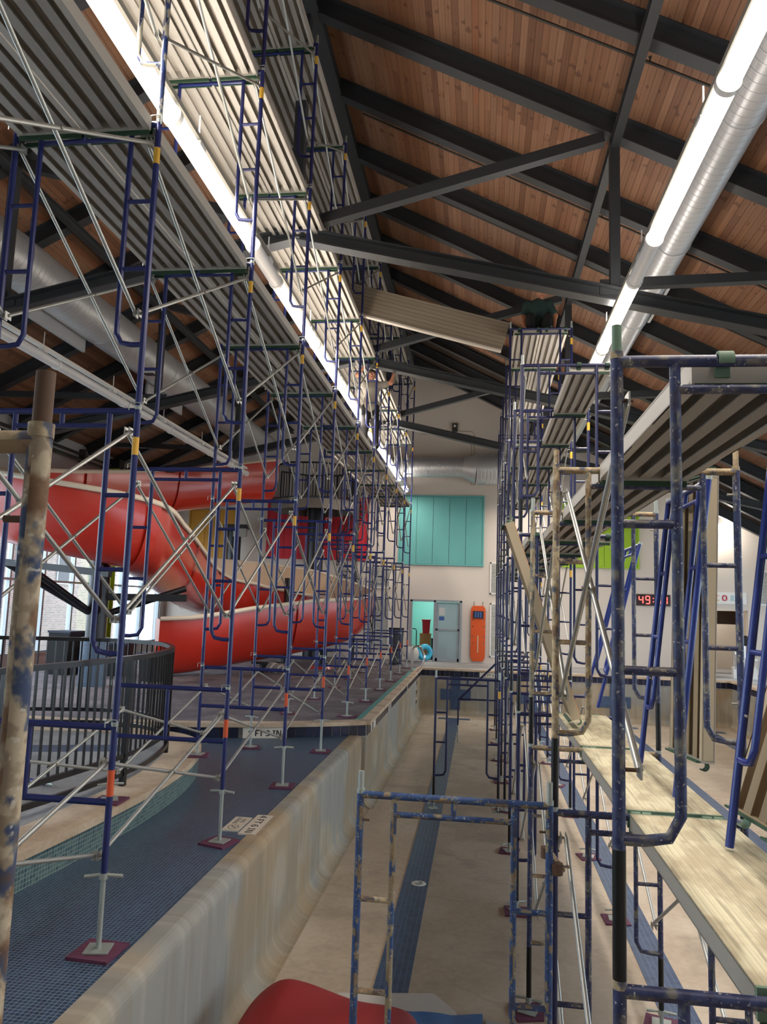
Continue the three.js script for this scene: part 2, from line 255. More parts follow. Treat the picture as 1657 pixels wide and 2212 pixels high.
// ---------- walls ----------
{ // far gable wall with a door opening
  const wf = structGroup('wall_far'), s = new THREE.Shape();
  s.moveTo(XL, DECK - 0.2); s.lineTo(XR, DECK - 0.2); s.lineTo(XR, roofY(XR)); s.lineTo(RX, RY); s.lineTo(XL, roofY(XL));
  for (const [x0, x1, y0, y1] of [[-2.52, -0.66, DECK, 0.24], [7.75, 9.25, DECK, 0.2]]) { const h = new THREE.Path(); h.moveTo(x0, y0); h.lineTo(x0, y1); h.lineTo(x1, y1); h.lineTo(x1, y0); s.holes.push(h); }
  const g = planarUV(new THREE.ExtrudeGeometry(s, { depth: 0.25, bevelEnabled: false })); g.translate(0, 0, ZF - 0.25);
  struct('wall_surface', g, M.wall, wf);
  struct('expansion_joint', B(0.86, 0.87, 3.5, 7.2, ZF, ZF + 0.004), M.aluDark, wf);
}
struct('wall_right', merge([B(XR, XR + 0.25, -3.7, -1.5, ZF - 0.25, ZB), B(XR, XR + 0.25, 1.5, roofY(XR) + 0.1, ZF - 0.25, ZB), B(XR, XR + 0.25, -1.5, 1.5, ZF - 0.25, -26.5), B(XR, XR + 0.25, -1.5, 1.5, 4, ZB)]), M.wall);
{
  const w = structGroup('window_2');
  for (let z = -26.5; z <= 4.05; z += 2.541) { mesh('mullion', B(XR + 0.04, XR + 0.18, -1.5, 1.5, z - 0.04, z + 0.04), M.frame, w); if (z < 3) mesh('pane', B(XR + 0.1, XR + 0.11, -1.46, 1.46, z + 0.04, z + 2.5), M.glass, w); }
  for (const y of [-1.48, 1.48]) mesh('transom', B(XR + 0.05, XR + 0.16, y - 0.03, y + 0.03, -26.5, 4), M.frame, w);
}
struct('wall_back', (() => { const s = new THREE.Shape(); s.moveTo(XL, -3.7); s.lineTo(XR, -3.7); s.lineTo(XR, roofY(XR)); s.lineTo(RX, RY); s.lineTo(XL, roofY(XL)); return planarUV(new THREE.ExtrudeGeometry(s, { depth: 0.25, bevelEnabled: false })).translate(0, 0, ZB); })(), M.wall);
struct('wall_left', merge([B(XL - 0.25, XL, -3.7, -1.62, ZF - 0.25, ZB), B(XL - 0.25, XL, 2.45, roofY(XL) + 0.1, ZF - 0.25, ZB), B(XL - 0.25, XL, -1.62, 2.45, ZF - 0.25, -27.6), B(XL - 0.25, XL, -1.62, 2.45, 3.4, ZB)]), M.wallGrey);
{
  const w = structGroup('window_1');
  for (let z = -27.6, i = 0; z <= 3.41; z += 1.55, i++) mesh('mullion', B(XL - 0.18, XL - 0.04, -1.62, 2.45, z - 0.04, z + 0.04), M.frame, w);
  for (const y of [-1.6, 0.35, 2.42]) mesh('transom', B(XL - 0.16, XL - 0.05, y - 0.03, y + 0.03, -27.6, 3.4), M.frame, w);
  for (let z = -27.6; z < 3.3; z += 1.55) for (const [a, b] of [[-1.57, 0.32], [0.38, 2.39]]) mesh('pane', B(XL - 0.115, XL - 0.105, a, b, z + 0.04, z + 1.51), M.glass, w);
}
// outside the glass
struct('outdoor_ground', merge([B(-60, XL - 0.25, -2.4, -2.2, -60, 40), B(XR + 0.25, 60, -2.4, -2.2, -60, 40)]), M.ground);
{
  const t = thing('brick_building', 'pale brick building seen outside through the glazed wall', 'building', [-19, -2.2, -27]);
  mesh('brick_wall', B(-2, 2, 0, 7, -7, 3), M.brick, t); mesh('parapet', B(-2.1, 2.1, 7, 7.25, -7.1, 3.1), M.concrete, t);
  for (const z of [-5, -2.4, 0.4]) { const f = mesh('window_frame', B(2, 2.06, 2.6, 4.2, z - 0.6, z + 0.6), M.frame, t); mesh('pane', B(2.06, 2.07, 2.68, 4.12, z - 0.52, z + 0.52), M.black, f); }
}

// ---------- floors and pool ----------
const deckEdge = [[-1.86, -12.95], [-2.4, -12.62], [-3.26, -12.2], [-4.56, -11.8], [-6.2, -11.5], [-9, -11.35], [XL, -11.3]];
struct('floor', plate([[-1.95, -12.98], ...deckEdge.slice(1), [XL, ZF], [-1.95, ZF]], DECK - 0.4, DECK), M.deck);
struct('floor_far', merge([B(-1.95, XPR + 0.1, DECK - 0.4, DECK, ZF - 0.1, ZP - 0.1), B(XPR + 0.1, XR, DECK - 0.4, DECK, ZF - 0.1, ZB)]), M.concrete);
struct('floor_near', merge([B(-2.2, XPR, DECK - 0.4, DECK, ZPN, ZB)]), M.concrete);
struct('floor_shallow', B(XL, -2.07, SHALLOW - 0.3, SHALLOW, -13.1, ZB), M.mosaic);
struct('floor_pool', B(-2.1, XPR + 0.2, POOL - 0.3, POOL, ZP - 0.2, ZPN + 0.2), M.poolFloor);
function coved(top, round) {                                  // wall section in x,y, its face at x = 0 looking to +x
  const p = [[-0.2, POOL - 0.02], [-0.2, top], [-0.15, top]];
  for (let i = 1; i <= 6; i++) { const a = i / 6 * Math.PI / 2; p.push([-round + round * Math.sin(a), top - round + round * Math.cos(a)]); }
  for (let i = 0; i <= 8; i++) { const a = i / 8 * Math.PI / 2; p.push([0.17 - 0.17 * Math.cos(a), POOL + 0.17 - 0.17 * Math.sin(a)]); }
  p.push([0.17, POOL - 0.02]); return p;
}
const wallUV = (g) => { const p = g.attributes.position, u = g.attributes.uv; for (let i = 0; i < p.count; i++) u.setXY(i, p.getZ(i), p.getY(i) - Math.max(0, p.getX(i)) * 0.8); return g; };
struct('wall_pool_left', wallUV(ext(coved(SHALLOW + 0.01, 0.1), 12.9 - 0.4)).translate(XPL, 0, -12.95), M.poolWall);
struct('wall_pool_left_far', wallUV(ext(coved(DECK - 0.22, 0.01), 11.8)).translate(XPL + 0.06, 0, -24.7), M.poolWall);
struct('wall_pool_far', wallUV(ext(coved(DECK - 0.22, 0.01), 9.7)).rotateY(-Math.PI / 2).translate(XPR + 0.05, 0, ZP).applyMatrix4(new THREE.Matrix4()), M.poolWall);
struct('wall_pool_right', wallUV(ext(coved(DECK - 0.22, 0.01), 24.2)).rotateY(Math.PI).translate(XPR, 0, ZPN), M.poolWall);
struct('wall_pool_near', B(-2.0, XPR + 0.2, POOL, DECK - 0.02, ZPN - 0.06, ZPN), M.poolWall);
// coping and the dark waterline tiles, each tile its own piece
{
  const c = structGroup('trim_1'), W = 0.18, pts = deckEdge, N = pts.map((p, i) => { const a = pts[Math.max(0, i - 1)], b = pts[Math.min(pts.length - 1, i + 1)]; const d = new THREE.Vector2(b[0] - a[0], b[1] - a[1]).normalize(); return [-d.y, d.x]; });
  const inner = pts.map((p, i) => [p[0] - N[i][0] * -W * 0.9, p[1] - Math.abs(N[i][1]) * W]), outer = pts.map((p, i) => [p[0] + N[i][0] * -0.03 * 0, p[1] + 0.05]);
  mesh('coping', plate([...outer, ...inner.slice().reverse()], DECK - 0.03, DECK + 0.035), M.coping, c);
  mesh('coping', B(-1.97, -1.79, DECK - 0.03, DECK + 0.03, ZP, -12.93), M.coping, c);
  mesh('coping', B(-1.97, XPR + 0.2, DECK - 0.03, DECK + 0.03, ZP - 0.2, ZP + 0.06), M.coping, c);
  mesh('coping', B(XPR - 0.06, XPR + 0.3, DECK - 0.03, DECK + 0.03, ZP, ZPN), M.coping, c);
  mesh('painted_edge', B(-2.1, -1.98, DECK - 0.02, DECK + 0.004, ZP, -13.1), M.teal, c);
  mesh('tile_bed', plate([...pts.map((p) => [p[0], p[1] + 0.0]), ...pts.map((p) => [p[0], p[1] - 0.12]).reverse()], SHALLOW - 0.05, DECK - 0.03), M.grout, c);
  mesh('tile_bed', B(-1.9, -1.855, DECK - 0.23, DECK - 0.03, ZP, -12.95), M.grout, c);
  mesh('tile_bed', B(-1.9, XPR, DECK - 0.23, DECK - 0.03, ZP - 0.04, ZP + 0.012), M.grout, c);
  mesh('tile_bed', B(XPR - 0.012, XPR + 0.04, DECK - 0.23, DECK - 0.03, ZP, ZPN), M.grout, c);
  const tg = box(0.142, 0.178, 0.012), put = (x, y, z, ry, m) => { const t = mesh('tile', tg, m ?? M.navyTile[Math.floor(rnd() * 3)], c); t.position.set(x, y, z); t.rotation.y = ry; };
  let acc = 0.08;
  for (let i = 0; i < pts.length - 2; i++) {
    const a = pts[i], b = pts[i + 1], L = Math.hypot(b[0] - a[0], b[1] - a[1]), ry = Math.atan2(-(b[1] - a[1]), b[0] - a[0]);
    for (; acc < L; acc += 0.152) { const f = acc / L, x = a[0] + (b[0] - a[0]) * f; if (x < -3.02 && x > -3.74) continue; put(x, DECK - 0.12, a[1] + (b[1] - a[1]) * f + 0.006, ry); }
    acc -= L;
  }
  for (let k = 0, z = -13.03; z > ZP; z -= 0.152, k++) put(-1.849, DECK - 0.12, z, Math.PI / 2, [3, 5, 6, 20, 22, 47].includes(k) ? M.whiteTile : undefined);
  for (let x = -1.76; x < XPR; x += 0.152) put(x, DECK - 0.12, ZP + 0.018, 0);
  for (let z = ZP + 0.1; z > ZP - 0.1 && z < -18; z += 0.152) put(XPR - 0.018, DECK - 0.12, z, -Math.PI / 2);
  const sign = canvasTex(512, 128, (g, w, h) => { g.fillStyle = '#dcd6c6'; g.fillRect(0, 0, w, h); g.fillStyle = '#16161a'; g.font = 'bold 96px sans-serif'; g.textAlign = 'center'; g.textBaseline = 'middle'; g.fillText('1 FT 3 IN', w / 2, h / 2 + 4); });
  const d = mesh('depth_marker', new THREE.PlaneGeometry(0.7, 0.17), std({ map: sign, roughness: 0.35 }), c); d.position.set(-3.38, DECK - 0.12, -12.145); d.rotation.y = 0.3;
  const sign2 = canvasTex(512, 96, (g, w, h) => { g.fillStyle = '#dcd6c6'; g.fillRect(0, 0, w, h); g.fillStyle = '#16161a'; g.font = 'bold 76px sans-serif'; g.textAlign = 'center'; g.textBaseline = 'middle'; g.fillText('3 FT 6 IN', w / 2, h / 2 + 3); });
  const e = mesh('depth_marker', new THREE.PlaneGeometry(0.76, 0.15), std({ map: sign2, roughness: 0.35 }), c); e.position.set(0.4, DECK - 0.12, ZP + 0.028);
}
{ // depth marks let into the shallow floor by the wall
  const mk = canvasTex(256, 512, (g, w, h) => { g.fillStyle = '#d2cab8'; g.fillRect(0, 0, w, h); g.save(); g.translate(w / 2, h / 2); g.rotate(Math.PI / 2); g.fillStyle = '#1c1c20'; g.font = 'bold 150px sans-serif'; g.textAlign = 'center'; g.textBaseline = 'middle'; g.fillText('4 FT 6 IN', 0, 6, 470); g.restore(); });
  const t = thing('depth_marker', 'white tile panel lettered 4 FT 6 IN in the shallow blue floor', 'sign', [-2.13, SHALLOW, -7.52]);
  mesh('tile_panel', box(0.17, 0.012, 0.66, 0, 0.004, 0), M.whiteTile, t); const f = mesh('lettering', new THREE.PlaneGeometry(0.165, 0.65), std({ map: mk, roughness: 0.4 }), t); f.rotation.x = -Math.PI / 2; f.position.y = 0.0115;
  const mk2 = canvasTex(256, 512, (g, w, h) => { g.fillStyle = '#d2cab8'; g.fillRect(0, 0, w, h); g.strokeStyle = '#2a2a2e'; g.lineWidth = 12; g.beginPath(); g.arc(w / 2, 390, 74, 0, 7); g.stroke(); g.beginPath(); g.moveTo(76, 338); g.lineTo(180, 442); g.stroke(); g.beginPath(); g.moveTo(96, 400); g.lineTo(150, 376); g.lineTo(168, 396); g.stroke(); g.save(); g.translate(w / 2, 150); g.rotate(Math.PI / 2); g.fillStyle = '#2a2a2e'; g.font = 'bold 92px sans-serif'; g.textAlign = 'center'; g.fillText('NO', 0, -16); g.fillText('DIVING', 0, 76, 250); g.restore(); });
  const q = thing('no_diving_marker', 'white tile panel with a no diving symbol in the blue floor', 'sign', [-2.32, SHALLOW, -7.5]);
  mesh('tile_panel', box(0.17, 0.012, 0.46, 0, 0.004, 0), M.whiteTile, q); const h = mesh('lettering', new THREE.PlaneGeometry(0.165, 0.45), std({ map: mk2, roughness: 0.4 }), q); h.rotation.x = -Math.PI / 2; h.position.y = 0.0115;
}
{ // lane lines with end bars, and the crosses on the end wall
  const lane = structGroup('trim_2');
  for (const x of [-0.72, 1.72, 4.16, 6.6]) {
    mesh('lane_line', box(0.31, 0.008, 20.6, 0, 0, 0).translate(x, POOL + 0.003, -13.1), M.lane, lane); mesh('lane_line_end', box(0.95, 0.008, 0.28).translate(x, POOL + 0.003, -23.55), M.lane, lane);
    mesh('wall_cross', box(0.29, 1.05, 0.02).translate(x, -2.68, ZP + 0.012), M.lane, lane);
    for (const s of [-1, 1]) mesh('wall_cross_arm', box(0.33, 0.34, 0.02).translate(x + s * 0.312, -2.75, ZP + 0.012), M.lane, lane);
  }
}
{
  const t = thing('floor_fitting', 'small round white inlet cover on the blue lane line', 'drain', [-0.68, POOL + 0.007, -9.67]);
  mesh('cover', new THREE.CylinderGeometry(0.085, 0.095, 0.012, 24), M.white, t); mesh('grate', new THREE.TorusGeometry(0.045, 0.008, 6, 20).rotateX(Math.PI / 2).translate(0, 0.007, 0), M.zinc, t);
}
for (const [x, ry, zs, lab] of [[XPL + 0.063, Math.PI / 2, -23.2, 'recessed step holes in the far left pool wall'], [XPR - 0.003, -Math.PI / 2, -21.6, 'recessed step holes in the right pool wall']]) {
  const t = thing('pool_steps', lab, 'steps', [x, POOL, zs], ry);
  for (const y of [0.5, 0.78, 1.06]) { const f = mesh('step_frame', box(0.4, 0.17, 0.02, 0, y, 0), M.whiteTile, t); mesh('step_hole', box(0.34, 0.12, 0.012, 0, y, 0.006), M.black, f); }
}
// raised island with its curved coping and mosaic face
const isl = [[-3.62, 2], [-3.55, -2], [-3.45, -4], [-3.3, -5.4], [-3.21, -6.6], [-3.19, -7.6], [-3.28, -8.7], [-3.46, -9.5], [-3.72, -10.1], [-4.1, -10.5], [-4.8, -10.72], [-6, -10.6], [-8, -9.9], [-10, -9.3], [-11.9, -9]];
{
  const crv = new THREE.CatmullRomCurve3(isl.map(([x, z]) => V(x, 0, z))).getSpacedPoints(90).map((p) => [p.x, p.z]);
  const off = (d) => crv.map((p, i) => { const a = crv[Math.max(0, i - 1)], b = crv[Math.min(90, i + 1)], q = new THREE.Vector2(b[0] - a[0], b[1] - a[1]).normalize(); return [p[0] + q.y * d, p[1] - q.x * d]; });
  const g = structGroup('island');
  const face = off(0.03), ins = off(0.42);
  mesh('mosaic_wall', plate([...face, [-11.9, 2]], SHALLOW - 0.02, -1.93), M.mosaicGreen, g);
  mesh('island_floor', plate([...ins, [-11.9, 2]], -1.95, -1.895), M.concrete, g);
  mesh('coping', plate([...crv, ...ins.slice().reverse()], -1.95, -1.885), M.coping, g);
  mesh('tile_stripe', plate([[-4.2, -9.2], [-4.6, -9.5], [-11.5, -7.2], [-11.5, -6.7]], -1.9, -1.892), M.lane, g);
}

// ---------- curved black railing on the island ----------
{
  const pts = [[-3.86, -3.6], [-3.82, -5.2], [-3.74, -5.95], [-3.64, -6.5], [-3.56, -7.1], [-3.52, -7.85], [-3.66, -8.8], [-3.9, -9.4], [-4.35, -10.02], [-5.05, -10.3], [-5.9, -10.15], [-6.8, -9.8], [-8.2, -9.3], [-9.6, -8.9]];
  const c = new THREE.CatmullRomCurve3(pts.map(([x, z]) => V(x + 4, 0, z + 8))), t = thing('railing', 'curved black metal railing with upright bars round the island', 'railing', [-4, -1.885, -8]);
  const ribbon = (h, w, th) => { const s = c.getSpacedPoints(110), a = [], b = []; s.forEach((p, i) => { const q = s[Math.min(110, i + 1)].clone().sub(s[Math.max(0, i - 1)]).normalize(); a.push([p.x + q.z * w, p.z - q.x * w]); b.push([p.x - q.z * w, p.z + q.x * w]); }); return plate([...a, ...b.reverse()], h, h + th); };
  mesh('top_rail', ribbon(1.235, 0.032, 0.05), M.black, t); mesh('bottom_rail', ribbon(0.27, 0.018, 0.05), M.black, t); mesh('kick_rail', ribbon(0.1, 0.018, 0.05), M.black, t);
  const bal = box(0.018, 0.96, 0.018, 0, 0.78, 0), post = box(0.055, 1.235, 0.055, 0, 0.6175, 0), n = Math.floor(c.getLength() / 0.115), s = c.getSpacedPoints(n);
  for (let i = 0; i <= n; i++) { const m = i % 15 === 4 ? mesh('post', post, M.black, t) : mesh('baluster', bal, M.black, t); m.position.copy(s[i]); const d = c.getTangent(Math.min(1, i / n)); m.rotation.y = Math.atan2(d.x, d.z); }
}

// ---------- lamps ----------
function lampRow(name, label, x, y, lit, z0, bracketed) {
  const t = thing(name, label, 'lamp', [x, y, 0]);
  let z = z0;
  const R = 0.082;
  const cyc = [7.25, 1.02];
  const zEnd = lit ? ZF + 0.7 : -22.4;
  for (let k = 0; z > zEnd + 0.5; k++) {
    const L = Math.min(cyc[k % 2], z - zEnd), on = lit && k % 2 === 0;
    const n = k % 2 ? 1 : 3;
    for (let j = 0; j < n; j++) {
      const a = z - L * j / n, b = z - L * (j + 1) / n;
      mesh(on ? 'glowing_tube' : 'tube_housing', rod([0, 0, a - 0.008], [0, 0, b + 0.008], R, 20), on ? M.tube : M.tubeOff, t);
      mesh('joint_ring', rod([0, 0, b + 0.03], [0, 0, b - 0.03], R + 0.012, 20), M.whiteGloss, t);
    }
    if (on) {
      const len = L - 0.05;
      for (const [rx, dy, q] of [[-Math.PI / 2, -R - 0.03, 1], [Math.PI / 2, R + 0.15, 0.2]]) { const l = new THREE.RectAreaLight(0xfff4ea, LAMP * q, 0.16, len); l.position.set(0, dy, z - L / 2); l.rotation.x = rx; l.name = 'lamp_light'; t.add(l); }
    }
    z -= L;
  }
  mesh('raceway', B(-0.045, 0.045, R + 0.05, R + 0.1, zEnd, z0), bracketed ? M.white : M.galvDull, t);
  for (let q = z0 - 0.6; q > zEnd + 0.3; q -= 2.42) { mesh('bracket', merge([box(0.1, 0.05, 0.14, 0, R + 0.02, q), rod([0, R + 0.1, q], [0, R + 0.34, q], 0.008, 6)]), M.whiteGloss, t); }
  return t;
}
lampRow('tube_lamp', 'long glowing tube lamp hung under the ridge beside the left scaffold platform', RX, 4.19, true, -1.05);
lampRow('tube_lamp', 'long glowing tube lamp hung under the right ends of the trusses beside the duct', 1.75, 3.9, true, -0.6);
lampRow('tube_lamp', 'long white unlit tube lamp with bracketed pipe hung on the left above the slide', -7.25, 3.89, false, -1.05, true);
{
  const t = thing('globe_lamp', 'bright round globe lamp high on the far wall at the right', 'lamp', [8.26, 3.0, ZF]);
  mesh('wall_arm', bent([[0, 0.32, 0], [0, 0.32, 0.35], [0, 0.16, 0.35]], 0.022, 0.08, 16, 8), M.whiteGloss, t); mesh('shade_cap', new THREE.CylinderGeometry(0.07, 0.14, 0.08, 20).translate(0, 0.2, 0.35), M.whiteGloss, t);
  mesh('globe_bulb', new THREE.SphereGeometry(0.17, 24, 16).translate(0, 0, 0.35), M.bulb, t); const l = new THREE.PointLight(0xfff6ea, 7); l.position.set(0, 0, 0.6); l.shadow.radius = 8; t.add(l); l.name = 'globe_light';
}

// ---------- ducts ----------
function ductSeg(t, a, b, r, mat = M.duct) {
  const g = rod(a, b, r, 36, r, true); mesh('duct_section', g, mat, t);
  const A = V(...a), d = V(...b).sub(A).normalize(), e = A.clone().addScaledVector(d, 0.035); mesh('duct_collar', rod(a, [e.x, e.y, e.z], r + 0.012, 36), M.ductPlain, t);
}
M.duct.side = THREE.DoubleSide;
{
  const t = thing('air_duct', 'round spiral metal air duct along the right roof beside the tube lamp', 'duct', [2.8, 5.58, 0]);
  for (let z = 4; z > -26.3; z -= 3.05) ductSeg(t, [0, 0, z], [0, 0, Math.max(z - 3.05, -26.5)], 0.25);
  for (const z of [-7.1, -13.4, -18.6]) mesh('side_register', box(0.05, 0.34, 1.9, 0.28, 0.06, z), M.ductPlain, t);
  for (const z of [-10.5, -16]) { const f = mesh('grille_frame', box(0.03, 0.16, 0.3, -0.26, 0.05, z), M.whiteGloss, t); mesh('grille_opening', box(0.01, 0.11, 0.24, -0.275, 0.05, z), M.black, f); }
  const u = thing('air_duct', 'round spiral metal air duct along the left roof above the slide', 'duct', [-7.95, 5.62, 0]);
  for (let z = 4; z > ZF + 1; z -= 3.05) ductSeg(u, [0, 0, z], [0, 0, Math.max(z - 3.05, ZF + 0.9)], 0.44);
  for (const z of [-13.2, -18.4]) mesh('side_register', box(0.06, 0.42, 2.2, -0.3, -0.42, z), M.ductPlain, u);
  for (const z of [-16.4, -22.6]) { const f = mesh('grille_frame', box(0.34, 0.03, 0.3, 0.18, -0.43, z), M.whiteGloss, u); mesh('grille_opening', box(0.26, 0.01, 0.22, 0.18, -0.448, z), M.black, f); }
  const w = thing('air_duct', 'spiral metal air duct along the far wall above the teal panel', 'duct', [-0.7, 5.02, ZF + 0.75]);
  ductSeg(w, [-3.55, 0, 0], [-1.3, 0, 0], 0.36); ductSeg(w, [-1.3, 0, 0], [0, 0, 0], 0.36); ductSeg(w, [0.5, -0.05, 0], [3.4, -0.05, 0], 0.56); mesh('reducer', rod([0, 0, 0], [0.5, -0.05, 0], 0.36, 36, 0.56, true), M.ductPlain, w);
}

// ---------- things on the far wall ----------
function panel(name, label, mat, x0, x1, y0, y1, n, cat = 'panel') {
  const t = thing(name, label, cat, [(x0 + x1) / 2, y0, ZF]); const W = x1 - x0, H = y1 - y0, e = 0.06, w = (W - 2 * e) / n;
  for (const s of [-1, 1]) mesh('panel_frame', box(e, H, 0.07, s * (W / 2 - e / 2), H / 2, 0.035), mat, t);
  for (const y of [e / 2, H - e / 2]) mesh('panel_frame', box(W - 2 * e, e, 0.07, 0, y, 0.035), mat, t);
  for (let i = 0; i < n; i++) mesh('panel_sheet', box(w - 0.014, H - 2 * e - 0.01, 0.05, -W / 2 + e + (i + 0.5) * w, H / 2, 0.027), mat, t);
}
panel('wall_panel', 'large teal acoustic wall panel above the glazed door', M.teal, -3.05, 0.1, 1.5, 4.1, 5);
panel('wall_panel', 'large lime green acoustic wall panel behind the right scaffold', M.lime, 2.6, 5.6, 1.55, 3.98, 5);
panel('wall_panel', 'large red acoustic wall panel behind the slide tower', M.crimson, -8.1, -4.2, 1.6, 3.95, 6);
panel('wall_panel', 'large ochre yellow acoustic wall panel at the left of the far wall', M.ochre, -11.2, -9.3, 1.45, 3.42, 3);
function louvre(label, x0, x1, y0, y1) {
  const t = thing('wall_louvre', label, 'vent', [(x0 + x1) / 2, y0, ZF]), W = x1 - x0, H = y1 - y0;
  mesh('louvre_frame', merge([box(W, 0.05, 0.05, 0, 0.025, 0.03), box(W, 0.05, 0.05, 0, H - 0.025, 0.03), box(0.05, H, 0.05, -W / 2 + 0.025, H / 2, 0.03), box(0.05, H, 0.05, W / 2 - 0.025, H / 2, 0.03)]), M.white, t);
  const g = box(W - 0.1, 0.012, 0.045); g.rotateX(0.6); const n = Math.floor((H - 0.1) / 0.05); for (let i = 0; i < n; i++) { const s = mesh('louvre_slat', g, M.louvre, t); s.position.set(0, 0.075 + i * 0.05, 0.03); }
}
louvre('upper white louvred vent right of the orange rescue board', 0.34, 0.95, 0.5, 1.66); louvre('lower white louvred vent right of the orange rescue board', 0.36, 0.95, -1.75, 0.18);
louvre('upper white louvred vent left of the glazed door', -4.0, -3.3, 0.6, 1.4); louvre('lower white louvred vent left of the glazed door', -4.0, -3.3, -1.5, 0.3); louvre('pale grey louvred vent at the far right of the wall', 9.55, 10.6, 0.4, 1.6);
{ // glazed door, the right leaf partly frosted, the left leaf open into the store room
  const d = structGroup('door_1');
  for (const x of [-2.5, -1.64, -0.69]) mesh('door_frame', B(x - 0.04, x + 0.04, DECK, 0.22, ZF - 0.14, ZF + 0.03), M.frame, d);
  mesh('door_frame', B(-2.54, -0.65, 0.16, 0.24, ZF - 0.14, ZF + 0.03), M.frame, d);
  const leaf = mesh('door_leaf', merge([B(-1.6, -0.73, -0.87, -0.8, ZF - 0.08, ZF - 0.03), B(-1.6, -0.73, DECK + 0.01, DECK + 0.12, ZF - 0.08, ZF - 0.03), B(-1.6, -1.52, DECK + 0.01, 0.15, ZF - 0.08, ZF - 0.03), B(-0.8, -0.73, DECK + 0.01, 0.15, ZF - 0.08, ZF - 0.03)]), M.frame, d);
  mesh('pane', B(-1.52, -0.8, -0.8, 0.15, ZF - 0.06, ZF - 0.05), M.frosted, leaf); mesh('frosted_pane', B(-1.52, -0.8, DECK + 0.12, -0.87, ZF - 0.06, ZF - 0.05), M.frosted, leaf);
  mesh('notice', B(-1.48, -1.28, -0.32, -0.04, ZF - 0.05, ZF - 0.044), M.louvre, leaf); mesh('notice', B(-1.48, -1.29, -0.5, -0.36, ZF - 0.05, ZF - 0.044), M.tarpDark, leaf);
  const rm = structGroup('store_room');
  mesh('room_wall', merge([B(-3.4, 0.4, DECK - 0.1, 1.2, -31.2, -31), B(-3.4, -3.2, DECK - 0.1, 1.2, -31, ZF - 0.25), B(0.2, 0.4, DECK - 0.1, 1.2, -31, ZF - 0.25)]), M.aqua, rm);
  mesh('room_ceiling', B(-3.4, 0.4, 1.1, 1.3, -31.2, ZF - 0.25), M.white, rm); mesh('room_floor', B(-3.4, 0.4, DECK - 0.3, DECK, -31.2, ZF - 0.1), M.concrete, rm);
  const cl = thing('ceiling_lamp', 'white ceiling lamp inside the store room behind the glazed door', 'lamp', [-1.6, 1.08, -29.6]); mesh('lamp_panel', box(1.2, 0.04, 0.4), M.tube, cl); const l = new THREE.RectAreaLight(0xf4fbff, 22, 1.2, 0.4); l.position.set(0, -0.05, 0); l.rotation.x = -Math.PI / 2; l.name = 'panel_light'; cl.add(l);
  const rk = thing('storage_bin', 'red plastic bin on top of the brown box behind the door', 'bin', [-2.0, -1.02, -28.9]); mesh('bin_body', new THREE.CylinderGeometry(0.21, 0.17, 0.5, 4, 1).rotateY(Math.PI / 4).translate(0, 0.25, 0), M.crimson, rk); mesh('bin_rim', box(0.34, 0.03, 0.34, 0, 0.5, 0), M.crimson, rk);
  const bx = thing('cardboard_box', 'brown box under the red bin behind the glazed door', 'box', [-2.02, DECK, -28.9]); mesh('box_body', box(0.4, 0.92, 0.4, 0, 0.48, 0), M.card, bx); mesh('box_lid', box(0.42, 0.04, 0.42, 0, 0.94, 0), M.card, bx);
  const cb = thing('storage_crate', 'black crate beside the brown box behind the glazed door', 'crate', [-1.66, DECK, -28.95]); mesh('crate_body', box(0.26, 0.72, 0.34, 0, 0.38, 0), M.rubber, cb); mesh('crate_rim', box(0.28, 0.04, 0.36, 0, 0.76, 0), M.rubber, cb);
  const hf = thing('hand_truck', 'dark tubular hand truck leaning in the store room', 'hand truck', [-2.55, DECK, -29.6]); mesh('handle_frame', bent([[-0.13, 0, 0], [-0.13, 1.1, 0], [0.13, 1.1, 0], [0.13, 0, 0]], 0.018, 0.07, 24, 8), M.rubber, hf); mesh('toe_plate', box(0.3, 0.02, 0.2, 0, 0.02, 0.08), M.rubber, hf);
  for (const [p, m, lab, ry] of [[[-1.95, DECK + 0.32, -27.75], M.cyan, 'bright blue swim ring standing by the open door', 0.5], [[-1.42, DECK + 0.3, -28.5], M.ringGreen, 'green swim ring behind the glazed door leaf', 0.9]]) { const r = thing('swim_ring', lab, 'swim ring', p, ry); mesh('ring_body', new THREE.TorusGeometry(0.21, 0.095, 14, 28), m, r); mesh('valve', rod([0.2, 0.06, 0.08], [0.2, 0.08, 0.12], 0.014, 8), M.white, r); }
  const pb = thing('equipment_bag', 'crumpled pale bag lying by the blue swim ring', 'bag', [-2.36, DECK, -27.3]); mesh('bag_body', (() => { const g = new THREE.IcosahedronGeometry(0.22, 4), p = g.attributes.position; for (let i = 0; i < p.count; i++) { const k = 0.8 + 0.5 * fbm(p.getX(i) + 1, p.getY(i) + p.getZ(i) + 1, 5, 5, 3); p.setXYZ(i, p.getX(i) * k, Math.max(p.getY(i) * k * 1.3 + 0.26, 0), p.getZ(i) * k); } g.computeVertexNormals(); return g; })(), M.sheet, pb); mesh('bag_strap', bent([[-0.1, 0.45, 0.05], [-0.06, 0.62, 0.08], [0.06, 0.6, 0.08], [0.1, 0.45, 0.05]], 0.012, 0.06, 16, 6), M.tan, pb);
}
